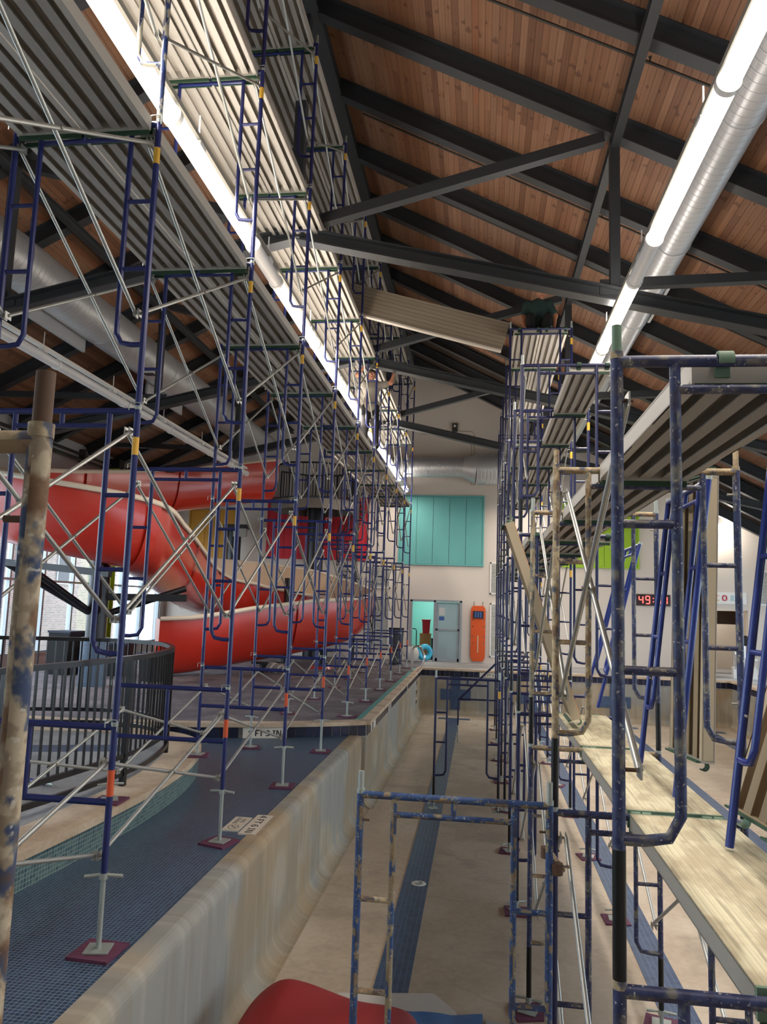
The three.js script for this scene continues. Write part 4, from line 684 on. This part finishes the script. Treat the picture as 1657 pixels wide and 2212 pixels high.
const plankTan = makePlank(2.13, 0.5, { top: M.tan, rail: M.spareRail, rib: M.spareRib, end: M.spareRail, hook: M.greenWorn }), plankSp = makePlank(2.13, 0.5, { rail: M.spareRail, rib: M.spareRib, hook: M.green, end: M.galvDull });
lean(plankTan, 'spare tan-faced plank leaning at the right edge behind the near spare frame', [1.42, -1.1, -4.12], [2.05, 0.9, -4.12], [0.3, 0, 1]);
lean(plankTan, 'second spare tan-faced plank leaning at the right edge nearest the camera', [1.4, -1.1, -3.55], [2.03, 0.9, -3.55], [0.3, 0, 1]);
lean(plankSp, 'spare ribbed plank with green hooks standing upright beside the right row', [1.57, -1.1, -6.0], [1.64, 1.0, -6.0], [0.22, 0, 1]);
lean(plankTan, 'tan plank with green ends leaning slantwise inside the right row', [1.0, -1.12, -8.1], [0.26, 1.0, -8.1], [0, 0, 1]);

// ---------- walkboard bridging the two rows ----------
{
  const t = thing('walkboard', 'long grey wooden walkboard sloping between the two scaffold rows', 'walkboard', [-1.49, 5.57, -13.85]);
  const g = box(3.9, 0.58, 0.045); g.rotateX(-0.12); g.rotateZ(-0.273); mesh('board', g, M.board, t);
  const e = box(3.9, 0.035, 0.085, 0, -0.305, 0.0); e.rotateX(-0.12); e.rotateZ(-0.273); mesh('edge_strip', e, M.boardEdge, t);
}

// ---------- water slide ----------
{
  const t = thing('water_slide', 'red spiral water slide with tan inside and cream rim', 'slide', [-7, DECK, -20]);
  const P = [[-7.2, 3.42, -24.9], [-8.6, 3.0, -23.6], [-10.2, 2.35, -21.0], [-10.95, 1.85, -18.2], [-10.75, 1.45, -15.6], [-9.7, 1.1, -14.15], [-8.3, 0.82, -13.9], [-7.25, 0.62, -14.5], [-7.45, 0.34, -16.5], [-8.0, -0.02, -19.2], [-8.65, -0.32, -22.2], [-8.75, -0.52, -24.4], [-7.8, -0.6, -25.75], [-5.8, -0.64, -25.85], [-4.25, -0.74, -25.3], [-4.3, -1.15, -23.9], [-5.35, -1.45, -22.2], [-6.6, -1.7, -20.5], [-7.7, -1.9, -19.1], [-8.2, -1.93, -18.8]];
  const HLs = [1.3, 1.3, 1.3, 1.3, 1.3, 1.3, 1.3, 1.3, 1.3, 1.35, 1.6, 1.9, 1.95, 1.72, 1.2, 1.35, 1.5, 1.5, 1.42, 1.4], HRs = [1.3, 1.3, 1.3, 1.3, 1.3, 1.3, 1.3, 1.3, 1.3, 1.3, 1.25, 1.2, 1.15, 0.9, 0.75, 0.85, 1.1, 1.25, 1.3, 1.3];
  const hAt = (arr, i) => { const u = ctl[i] * (arr.length - 1), k = Math.min(arr.length - 2, Math.floor(u)); return arr[k] + (arr[k + 1] - arr[k]) * (u - k); };
  const c = new THREE.CatmullRomCurve3(P.map(([x, y, z]) => V(x + 7, y - DECK, z + 20)), false, 'centripetal'), N = 190, pts = c.getSpacedPoints(N), ctl = pts.map((_, i) => c.getUtoTmapping(i / N));
  const dir = pts.map((p, i) => { const d = pts[Math.min(N, i + 1)].clone().sub(pts[Math.max(0, i - 1)]); d.y = 0; return d.normalize(); });
  const R = 0.64;
  const prof = (r) => { const o = []; for (let k = 0; k <= 22; k++) { const a = Math.PI + Math.PI * k / 22, cc = Math.cos(a), ss = -Math.sin(a); o.push([Math.sign(cc) * r * Math.pow(Math.abs(cc), 0.78), 1 - Math.pow(Math.max(0, ss), 0.86), 1, r - R]); } return o; };
  const sweep = (section, i0, i1) => {
    const pos = [], idx = [], m = section.length;
    for (let i = i0; i <= i1; i++) { const p = pts[i], d = dir[i]; for (const [a, q, wall, g = 0] of section) { const H = hAt(a < 0 ? HLs : HRs, i), y = wall === 1 ? H * q - g * (1 - q) : H + q; pos.push(p.x - d.z * a, p.y + y, p.z + d.x * a); } }
    for (let i = 0; i < i1 - i0; i++) for (let j = 0; j < m - 1; j++) { const q = i * m + j; idx.push(q, q + m, q + 1, q + 1, q + m, q + m + 1); }
    const g = new THREE.BufferGeometry(); g.setAttribute('position', new THREE.Float32BufferAttribute(pos, 3)); g.setIndex(idx); g.computeVertexNormals(); return g;
  };
  const per = 19;
  for (let s = 0; s < N / per; s++) {
    const i0 = s * per, i1 = i0 + per;
    const sec = mesh('flume_section', sweep(prof(R + 0.03), i0, i1), M.red, t);
    mesh('flume_lining', sweep(prof(R), i0, i1), M.liner, sec);
    if (s) { const q = Math.max(1, i0); mesh('joint_flange', sweep(prof(R + 0.075), q - 1, q), M.red, t); }
  }
  for (const s of [-1, 1]) { const a = s * (R - 0.02), b = s * (R + 0.1); mesh('rim', sweep([[a, -0.01, 2], [a, 0.05, 2], [b, 0.05, 2], [b, -0.05, 2], [s * (R + 0.04), -0.05, 2]], 0, N), M.rim, t); }
  for (const [i, s] of [[N, 1]]) { const p = pts[i], d = dir[i], g = new THREE.Shape(prof(R + 0.03).map((q) => new THREE.Vector2(q[0], 1.38 * q[1]))); void s; const e = new THREE.ExtrudeGeometry(g, { depth: 0.03, bevelEnabled: false }); e.applyMatrix4(new THREE.Matrix4().makeBasis(V(-d.z, 0, d.x), V(0, 1, 0), V(-d.x, 0, -d.z)).setPosition(p)); mesh('end_wall', planarUV(e), M.red, t); }
  // columns that carry it
  const col = thing('slide_column', 'black slide support column with mosaic base and slanting arms', 'column', [-8.45, DECK, -16.1]);
  mesh('mosaic_base', rod([0, 0, 0], [0, 1.05, 0], 0.3, 24), M.mosaic, col); mesh('column_shaft', rod([0, 1.05, 0], [0, 3.0, 0], 0.22, 24), M.blackPaint, col);
  for (const q of [[-1.5, 2.6, 1.2], [-0.9, 2.65, 1.7], [0.7, 2.6, 1.4], [1.7, 2.2, -0.8]]) mesh('arm', rod([0, 1.5, 0], q, 0.075, 12), M.blackPaint, col);
  mesh('cross_arm', boxBeam([-1.6, 2.62, 1.3], [1.0, 2.42, 1.5], 0.14, 0.14), M.blackPaint, col); mesh('cross_arm', boxBeam([0, 1.95, 0], [1.9, 1.98, -0.4], 0.16, 0.16), M.blackPaint, col);
  const c2 = thing('slide_column', 'black slide column with a bracketed cap by the yellow panel', 'column', [-9.15, DECK, -27.3]); mesh('column_shaft', rod([0, 0, 0], [0, 4.6, 0], 0.26, 24), M.blackPaint, c2); mesh('column_cap', box(0.9, 0.16, 0.5, 0.1, 4.68, 0), M.blackPaint, c2); mesh('cap_bracket', box(0.5, 0.3, 0.12, 0.3, 4.45, 0.26), M.galvDull, c2);
  const c3 = thing('slide_column', 'short black post inside the lower slide loop', 'column', [-6.3, DECK, -24.6]); mesh('column_shaft', rod([0, 0, 0], [0, 2.75, 0], 0.13, 18), M.blackPaint, c3); mesh('base_plate', box(0.45, 0.03, 0.45, 0, 0.015, 0), M.blackPaint, c3); mesh('cradle_arm', boxBeam([0, 0.95, 0], [0.1, 1.2, -1.0], 0.12, 0.12), M.blackPaint, c3);
  for (const [x, z, top, lab] of [[-4.75, -23.1, -1.44, 'black pedestal with red round base under the slide bow'], [-6.0, -21.2, -1.74, 'black pedestal under the middle of the lower slide']]) { const p = thing('slide_pedestal', lab, 'pedestal', [x, DECK, z]); mesh('round_base', new THREE.CylinderGeometry(0.36, 0.4, 0.07, 28).translate(0, 0.035, 0), x > -5 ? M.red : M.blackPaint, p); mesh('stub_post', rod([0, 0.07, 0], [0, top - DECK, 0], 0.15, 20), M.blackPaint, p); mesh('saddle', box(0.7, 0.06, 0.3, 0, top - DECK, 0), M.blackPaint, p); }
}
{ // slide tower: column, platform with railing, spiral stair
  const t = thing('slide_tower', 'dark steel slide tower platform with barred railing on a thick column', 'tower', [-5.95, DECK, -26.3]);
  mesh('column', rod([-0.1, 0, -1.0], [-0.1, 5.5, -1.0], 0.3, 28), M.blackPaint, t);
  const oct = [...Array(8)].map((_, i) => { const a = (i + 0.5) * Math.PI / 4; return [Math.cos(a) * 1.5, Math.sin(a) * 1.45]; });
  mesh('platform_deck', plate(oct, 5.5, 5.56), M.steel, t);
  for (let i = 0; i < 8; i++) {
    const [x0, z0] = oct[i], [x1, z1] = oct[(i + 1) % 8];
    mesh('edge_beam', boxBeam([x0, 5.33, z0], [x1, 5.33, z1], 0.05, 0.34), M.toe, t);
    if (i === 3) continue;
    const r = mesh('top_rail', boxBeam([x0, 6.72, z0], [x1, 6.72, z1], 0.06, 0.05), M.blackPaint, t), post = mesh('rail_post', rod([x0, 5.5, z0], [x0, 6.72, z0], 0.03, 10), M.blackPaint, t); void post;
    for (let k = 1; k < 10; k++) { const f = k / 10; mesh('baluster', box(0.02, 1.16, 0.02).translate(x0 + (x1 - x0) * f, 6.13, z0 + (z1 - z0) * f), M.blackPaint, r); }
  }
  const s = thing('spiral_stair', 'dark spiral stair with curved rails in front of the red panel', 'stair', [-4.5, DECK, -27.15]);
  mesh('newel', rod([0, 0, 0], [0, 6.4, 0], 0.07, 16), M.blackPaint, s);
  const n = 24, hel = (r, dy, k) => { const a = -0.4 + k / n * 5.6; return [Math.cos(a) * r, k / n * 5.4 + dy, Math.sin(a) * r]; };
  for (let k = 0; k < n; k++) { const a = hel(0.08, 0, k), b = hel(0.7, 0, k); const q = mesh('tread', boxBeam([a[0], a[1] + 0.2, a[2]], [b[0], b[1] + 0.2, b[2]], 0.24, 0.035), M.steel, s); mesh('baluster', rod([b[0], b[1] + 0.2, b[2]], [b[0], b[1] + 1.1, b[2]], 0.01, 6), M.blackPaint, q); }
  for (const dy of [1.1, 0.65]) mesh('hand_rail', smoothTube([...Array(n)].map((_, k) => hel(0.7, dy, k)), 0.022, 120, 8), M.blackPaint, s);
}
{
  const t = thing('lime_column', 'lime green steel column against the left glazed wall', 'column', [-11.74, DECK, -22.9]); mesh('web', box(0.04, 6.25, 0.26, 0, 3.125, 0), M.lime, t); for (const z of [-0.13, 0.13]) mesh('flange', box(0.3, 6.25, 0.03, 0, 3.125, z), M.lime, t); mesh('top_bracket', box(0.34, 0.3, 0.34, 0, 6.2, 0), M.blackPaint, t);
  const p = thing('heating_pipe', 'dark pipe with hangers along the top of the left wall', 'pipe', [-11.75, 3.95, 0]); mesh('pipe', rod([0, 0, 2], [0, 0, ZF + 0.2], 0.05, 12), M.pipe, p); mesh('pipe', rod([-0.1, 0.2, 2], [-0.1, 0.2, ZF + 0.2], 0.035, 12), M.pipe, p); for (let z = -3; z > -27; z -= 3) mesh('hanger', box(0.2, 0.5, 0.05, -0.12, 0.12, z), M.pipe, p);
}
// ---------- pool floor: cushion, tarp, sheet ----------
{
  const t = thing('floor_cushion', 'big red padded cushion lying on blue tarpaulin at the bottom', 'cushion', [-1.0, POOL, -5.55]);
  const g = new THREE.BoxGeometry(2, 2, 2, 36, 14, 30), p = g.attributes.position;
  for (let i = 0; i < p.count; i++) {
    let x = p.getX(i), y = p.getY(i), z = p.getZ(i); const e = 5, k = Math.pow(Math.pow(Math.abs(x), e) + Math.pow(Math.abs(y), e) + Math.pow(Math.abs(z), e), -1 / e); x *= k; y *= k; z *= k;
    const puff = 0.9 - 0.4 * Math.pow(Math.max(Math.abs(x), Math.abs(z)), 3), hgt = 0.52 - 0.17 * clamp((x + 0.55) / 1.5) - 0.04 * clamp(-x - 0.6) * 2 + 0.02 * Math.sin(x * 5 + z * 3);
    p.setXYZ(i, x * 0.64, 0.06 + (y * puff + 1) * 0.5 * hgt * 1.05, z * 0.55);
  }
  g.computeVertexNormals(); mesh('cover', g, M.cushion, t);
  const sheetOf = (pts, amp, y0) => { const b = plate(pts, y0, y0 + 0.012); return b; };
  const s = thing('dust_sheet', 'white sheet spread under the blue tarpaulin on the pool floor', 'sheet', [-0.6, POOL, -6]); mesh('cloth', sheetOf([[-0.55, -0.9], [0.26, -1.05], [0.46, -0.78], [0.62, 0.6], [-0.6, 0.6]], 0, 0.008), M.sheet, s);
  const tp = thing('tarpaulin', 'crumpled blue tarpaulin under the red cushion', 'tarpaulin', [-0.83, POOL, -5.7]);
  const q = new THREE.PlaneGeometry(1.84, 1.5, 60, 44); q.rotateX(-Math.PI / 2); const pp = q.attributes.position;
  for (let i = 0; i < pp.count; i++) { const x = pp.getX(i), z = pp.getZ(i); const r = fbm(x / 4 + 0.5, z / 4 + 0.5, 9, 9, 3), e = Math.max(0, Math.abs(x) - 0.78) * 3 + Math.max(0, -z - 0.62) * 1.5; pp.setXYZ(i, x + z * 0.02, 0.05 + 0.09 * Math.max(0, r - 0.42) * (1 + e), z - 0.18 + 0.1 * (x > 0 ? 0 : x * -0.5) * 0 + (x < -0.3 ? (-0.3 - x) * 0.22 : 0)); }
  q.computeVertexNormals(); mesh('cloth', q, M.tarp, tp);
  const ps = thing('plastic_sheet', 'thin grey plastic sheet on the pool floor right of the tarpaulin', 'sheet', [0.2, POOL, -6.3]); mesh('film', plate([[-0.1, -0.42], [0.26, -0.36], [0.24, 0.8], [-0.08, 0.8]], 0.004, 0.012), M.galvFilm, ps);
}

// ---------- people ----------
const capsule = (p, a, b, ra, rb) => { const bx = b[0] - a[0], by = b[1] - a[1], bz = b[2] - a[2], px = p[0] - a[0], py = p[1] - a[1], pz = p[2] - a[2], h = clamp((px * bx + py * by + pz * bz) / Math.max(1e-6, bx * bx + by * by + bz * bz)); return Math.hypot(px - bx * h, py - by * h, pz - bz * h) - (ra + (rb - ra) * h); };
function blob(bones, cell, k, grow = 0, cut) {                    // smooth union of tapered capsules, meshed
  const lo = [1e9, 1e9, 1e9], hi = [-1e9, -1e9, -1e9]; for (const [a, b, ra, rb] of bones) for (const [q, r] of [[a, ra], [b, rb]]) for (let i = 0; i < 3; i++) { lo[i] = Math.min(lo[i], q[i] - r - grow - 0.05); hi[i] = Math.max(hi[i], q[i] + r + grow + 0.05); }
  const ext3 = Math.max(hi[0] - lo[0], hi[1] - lo[1], hi[2] - lo[2]), Rn = Math.max(20, Math.ceil(ext3 / cell)), c = [0, 1, 2].map((i) => (lo[i] + hi[i]) / 2), half = ext3 / 2;
  const mc = new MarchingCubes(Rn, M.skin, false, false, 160000); mc.isolation = 0; const hs = Rn / 2;
  for (let z = 0; z < Rn; z++) for (let y = 0; y < Rn; y++) for (let x = 0; x < Rn; x++) {
    const p = [c[0] + (x - hs) / hs * half, c[1] + (y - hs) / hs * half, c[2] + (z - hs) / hs * half]; let s = 0, best = 1e9;
    for (const [a, b, ra, rb] of bones) { const d = capsule(p, a, b, ra, rb); best = Math.min(best, d); if (d < 0.4) s += Math.exp(-d / k); }
    let d = s > 0 ? -k * Math.log(s) : best; d -= grow; if (cut) d = Math.max(d, cut(p)); mc.field[x + y * Rn + z * Rn * Rn] = -d;
  }
  mc.update(); const n = mc.count, g = new THREE.BufferGeometry(), pos = mc.positionArray.slice(0, n * 3); for (let i = 0; i < pos.length; i++) pos[i] = pos[i] * half + c[i % 3];
  g.setAttribute('position', new THREE.BufferAttribute(pos, 3)); const w = mergeVertices(g, 1e-4); w.computeVertexNormals(); return w;
}
function hand(w, dir, palm) {                                     // bones of a hand from the wrist w, fingers along dir, palm normal
  const d = V(...dir).normalize(), n = V(...palm).normalize(), s = d.clone().cross(n).normalize(), at = (a, b, c) => { const p = V(...w).addScaledVector(d, a).addScaledVector(s, b).addScaledVector(n, c); return [p.x, p.y, p.z]; };
  const o = [[at(0, 0, 0), at(0.085, 0.018, 0), 0.024, 0.02], [at(0.01, 0, 0), at(0.08, -0.02, 0), 0.024, 0.02]];
  [[0.03, 0.072], [0.01, 0.082], [-0.012, 0.074], [-0.032, 0.056]].forEach(([b, L]) => { o.push([at(0.082, b, 0), at(0.082 + L * 0.45, b * 1.05, 0.012), 0.0095, 0.0088], [at(0.082 + L * 0.45, b * 1.05, 0.012), at(0.082 + L * 0.75, b * 1.05, 0.04), 0.0088, 0.0075]); });
  o.push([at(0.025, 0.022, 0.004), at(0.062, 0.056, 0.018), 0.0125, 0.0105], [at(0.062, 0.056, 0.018), at(0.09, 0.055, 0.034), 0.0105, 0.0085]); return o;
}
function person(label, p, ry, J, mats) {
  const t = thing('person', label, 'person', p, ry), h = J.head, f = J.face, sh = [...J.sh];
  const mid = (a, b, q) => a.map((v, i) => v + (b[i] - v) * q), add = (a, ...d) => a.map((v, i) => v + d[i]);
  const torso = [[J.pel, J.waist, 0.135, 0.125], [J.waist, J.chest, 0.125, 0.15], [J.chest, mid(J.chest, J.neck, 0.5), 0.15, 0.12], [sh[0], J.chest, 0.062, 0.12], [sh[1], J.chest, 0.062, 0.12]];
  const arms = [0, 1].flatMap((i) => [[sh[i], J.el[i], 0.056, 0.043]]), fore = [0, 1].map((i) => [J.el[i], J.wr[i], 0.043, 0.029]);
  const legs = [0, 1].flatMap((i) => [[J.hip[i], J.kn[i], 0.09, 0.058], [J.kn[i], J.an[i], 0.056, 0.04], [J.an[i], J.toe[i], 0.042, 0.034]]);
  const F = V(...f), up = V(...(J.up ?? [0, 1, 0])).normalize(), sd = up.clone().cross(F).normalize(), hp = (a, b, c) => { const q = V(...h).addScaledVector(F, a).addScaledVector(up, b).addScaledVector(sd, c); return [q.x, q.y, q.z]; };
  const headB = [[J.neck, hp(-0.01, -0.09, 0), 0.056, 0.052], [hp(-0.012, 0.03, 0), hp(-0.012, 0.02, 0), 0.098, 0.098], [hp(0.02, -0.045, 0), hp(0.03, -0.075, 0), 0.07, 0.045], [hp(0.095, 0.0, 0), hp(0.112, -0.028, 0), 0.011, 0.016], [hp(-0.01, 0.005, 0.095), hp(-0.012, -0.025, 0.093), 0.016, 0.011], [hp(-0.01, 0.005, -0.095), hp(-0.012, -0.025, -0.093), 0.016, 0.011], [hp(0.076, 0.03, 0.036), hp(0.076, 0.03, -0.036), 0.014, 0.014], [hp(0.083, -0.06, 0.02), hp(0.083, -0.06, -0.02), 0.011, 0.011]];
  const g = [blob([...torso, ...arms, ...fore, ...legs, headB[0]], 0.016, 0.016)];
  g.push(blob(headB, 0.006, 0.007)); for (const i of [0, 1]) g.push(blob([[J.el[i], J.wr[i], 0.03, 0.028].map((v, k) => (k === 0 ? mid(J.el[i], J.wr[i], 0.75) : v)), ...hand(J.wr[i], J.hd[i], J.pn[i])], 0.0045, 0.003));
  const body = mesh('body', planarUV(mergeGeometries(g.map((q) => q.toNonIndexed()))), mats.skin ?? M.skin, t);
  void body;
  mesh('shirt', blob([...torso, ...[0, 1].map((i) => [sh[i], mid(sh[i], J.el[i], mats.sleeve ?? 0.6), 0.064, 0.06]), [J.pel, J.pel, 0.14, 0.14]], 0.014, 0.02, 0.014), mats.shirt, t);
  mesh('trousers', blob([[J.pel, add(J.pel, 0, 0.03, 0), 0.125, 0.12], ...[0, 1].flatMap((i) => [[J.hip[i], J.kn[i], 0.095, 0.066], [J.kn[i], J.an[i], 0.066, 0.056]])], 0.014, 0.02, 0.012), mats.legs, t);
  for (const i of [0, 1]) mesh('shoe', blob([[add(J.an[i], 0, -0.03, 0), J.toe[i], 0.05, 0.042]], 0.009, 0.01, 0.01), M.rubber, t);
  mesh('hair', blob([[hp(-0.022, 0.045, 0), hp(-0.026, 0.03, 0), 0.1, 0.1]], 0.007, 0.01, 0.006, (q) => { const a = V(...q).sub(V(...hp(0.03, 0.02, 0))); return Math.min(0.2, a.dot(F) * 0.8 - a.dot(up) * 0.55 - 0.005); }), M.hair, t);
  for (const s of [-1, 1]) { const e = mesh('eye', new THREE.SphereGeometry(0.012, 10, 8), M.white, t); e.position.set(...hp(0.082, 0.012, s * 0.034)); const u = mesh('pupil', new THREE.SphereGeometry(0.006, 8, 6), M.black, e); u.position.copy(F).multiplyScalar(0.0085); }
  return t;
}
person('worker in a grey T-shirt and dark trousers, arms raised, on the left platform', [-2.44, 3.325, -15.95], 0.1, {
  pel: [0, 0.95, 0], waist: [0, 1.1, 0.01], chest: [0, 1.32, 0], neck: [0, 1.5, 0], head: [0.0, 1.63, 0.03], face: [0.1, 0.05, 0.99], up: [0, 1, -0.05],
  sh: [[-0.17, 1.43, 0], [0.18, 1.42, 0]], el: [[-0.3, 1.62, 0.12], [0.43, 1.47, 0.08]], wr: [[-0.16, 1.82, 0.1], [0.5, 1.72, 0.05]], hd: [[0.5, 0.85, 0], [0.05, 1, 0]], pn: [[0, 0, 1], [-1, 0, 0.3]],
  hip: [[-0.09, 0.92, 0], [0.09, 0.92, 0]], kn: [[-0.11, 0.5, 0.04], [0.12, 0.5, 0.03]], an: [[-0.12, 0.09, -0.02], [0.14, 0.09, -0.02]], toe: [[-0.14, 0.045, 0.15], [0.17, 0.045, 0.14]],
}, { shirt: M.shirtGrey, legs: M.trousers });
{
  const t = thing('tool_bag', 'tan leather tool bag hanging beside the worker on the left platform', 'bag', [-2.42, 3.86, -16.42]); const g = blob([[[0, 0, 0], [0, 0.2, 0], 0.075, 0.05], [[0.03, 0.05, 0.02], [-0.03, 0.03, 0], 0.07, 0.07]], 0.01, 0.02); mesh('pouch', g, M.tanBag, t); mesh('strap', bent([[-0.04, 0.22, 0], [-0.03, 0.5, 0], [0.03, 0.5, 0], [0.04, 0.22, 0]], 0.01, 0.04, 16, 6), M.tanBag, t);
  const s = thing('scraper_pole', 'short scraper held up by the grey shirted worker', 'tool', [-2.56, 5.2, -15.84]); mesh('handle', rod([0, 0, 0], [0.16, 0.3, 0], 0.013, 8), M.galvDull, s); mesh('blade', box(0.09, 0.05, 0.01, 0.17, 0.32, 0), M.galv, s);
}
person('worker in a dark green shirt crouching on the right scaffold top behind the walkboard', [1.0, 5.03, -14.25], 0.05, {
  pel: [0.02, 0.32, -0.1], waist: [0, 0.47, -0.06], chest: [0, 0.68, 0.02], neck: [0.03, 0.85, 0.08], head: [0.06, 0.97, 0.14], face: [0.1, -0.3, 0.95], up: [0, 0.95, 0.3],
  sh: [[-0.19, 0.78, 0.03], [0.2, 0.8, 0.03]], el: [[-0.27, 0.52, 0.06], [0.33, 0.56, 0.04]], wr: [[-0.26, 0.3, 0.16], [0.3, 0.28, 0.1]], hd: [[0, -1, 0.3], [0, -1, 0.1]], pn: [[1, 0, 0], [-1, 0, 0.2]],
  hip: [[-0.1, 0.3, -0.1], [0.1, 0.3, -0.1]], kn: [[-0.16, 0.42, 0.3], [0.16, 0.42, 0.3]], an: [[-0.14, 0.09, 0.02], [0.14, 0.09, 0.02]], toe: [[-0.16, 0.045, 0.2], [0.16, 0.045, 0.2]],
}, { shirt: M.shirtGreen, legs: M.trousers, sleeve: 0.7 });
// reel of cloths on the deck under the slide
{
  const t = thing('rag_bundle', 'bundle of pale striped rags on the deck below the slide', 'rags', [-5.55, DECK, -20.6]); for (let i = 0; i < 5; i++) mesh('rag', smoothTube([[-0.25 + 0.1 * i, 0.05, 0.1], [-0.12 + 0.08 * i, 0.28 - 0.03 * i, 0], [0.05 + 0.05 * i, 0.22, -0.06], [0.2 + 0.05 * i, 0.05, 0.05 + 0.03 * i]], 0.045, 24, 8), i % 2 ? M.sheet : M.shirtGrey, t);
}

// loose things on the left deck and island
for (const [p, w, h, d, lab] of [[[-9.2, DECK, -18.4], 0.9, 0.75, 0.6, 'wide dark storage bin behind the railing by the windows'], [[-10.3, DECK, -18.2], 0.6, 1.0, 0.6, 'tall dark storage bin behind the railing, farthest left'], [[-7.7, DECK, -17.6], 0.5, 0.6, 0.5, 'small dark storage bin right of the slide column']]) {
  const t = thing('storage_bin', lab, 'bin', p, rr(-0.3, 0.3)); mesh('bin_body', ext([[-w / 2 + 0.04, 0], [w / 2 - 0.04, 0], [w / 2, h], [-w / 2, h]], d, 0.012).translate(0, 0.012, -d / 2), M.rubber, t); mesh('bin_lid', box(w + 0.06, 0.05, d + 0.06, 0, h + 0.045, 0), M.navyPad, t);
}
[[[-4.75, -1.865, -6.9], 1.1, 1.25], [[-4.85, -1.865, -7.15], 1.0, 1.25], [[-4.66, -1.865, -7.45], 0.9, 1.25]].forEach(([p, L, ry], i) => { const t = thing('spare_tube', `spare blue scaffold tube lying on the island floor, ${['nearest', 'middle', 'farthest'][i]} of three`, 'tube', p, ry); mesh('tube', rod([0, 0, -L / 2], [0, 0, L / 2], TR, 12), M.freshBlue, t); mesh('coupling_end', rod([0, 0, L / 2], [0, 0, L / 2 + 0.1], 0.017, 10), M.zinc, t); });
renderer.render(scene, camera);
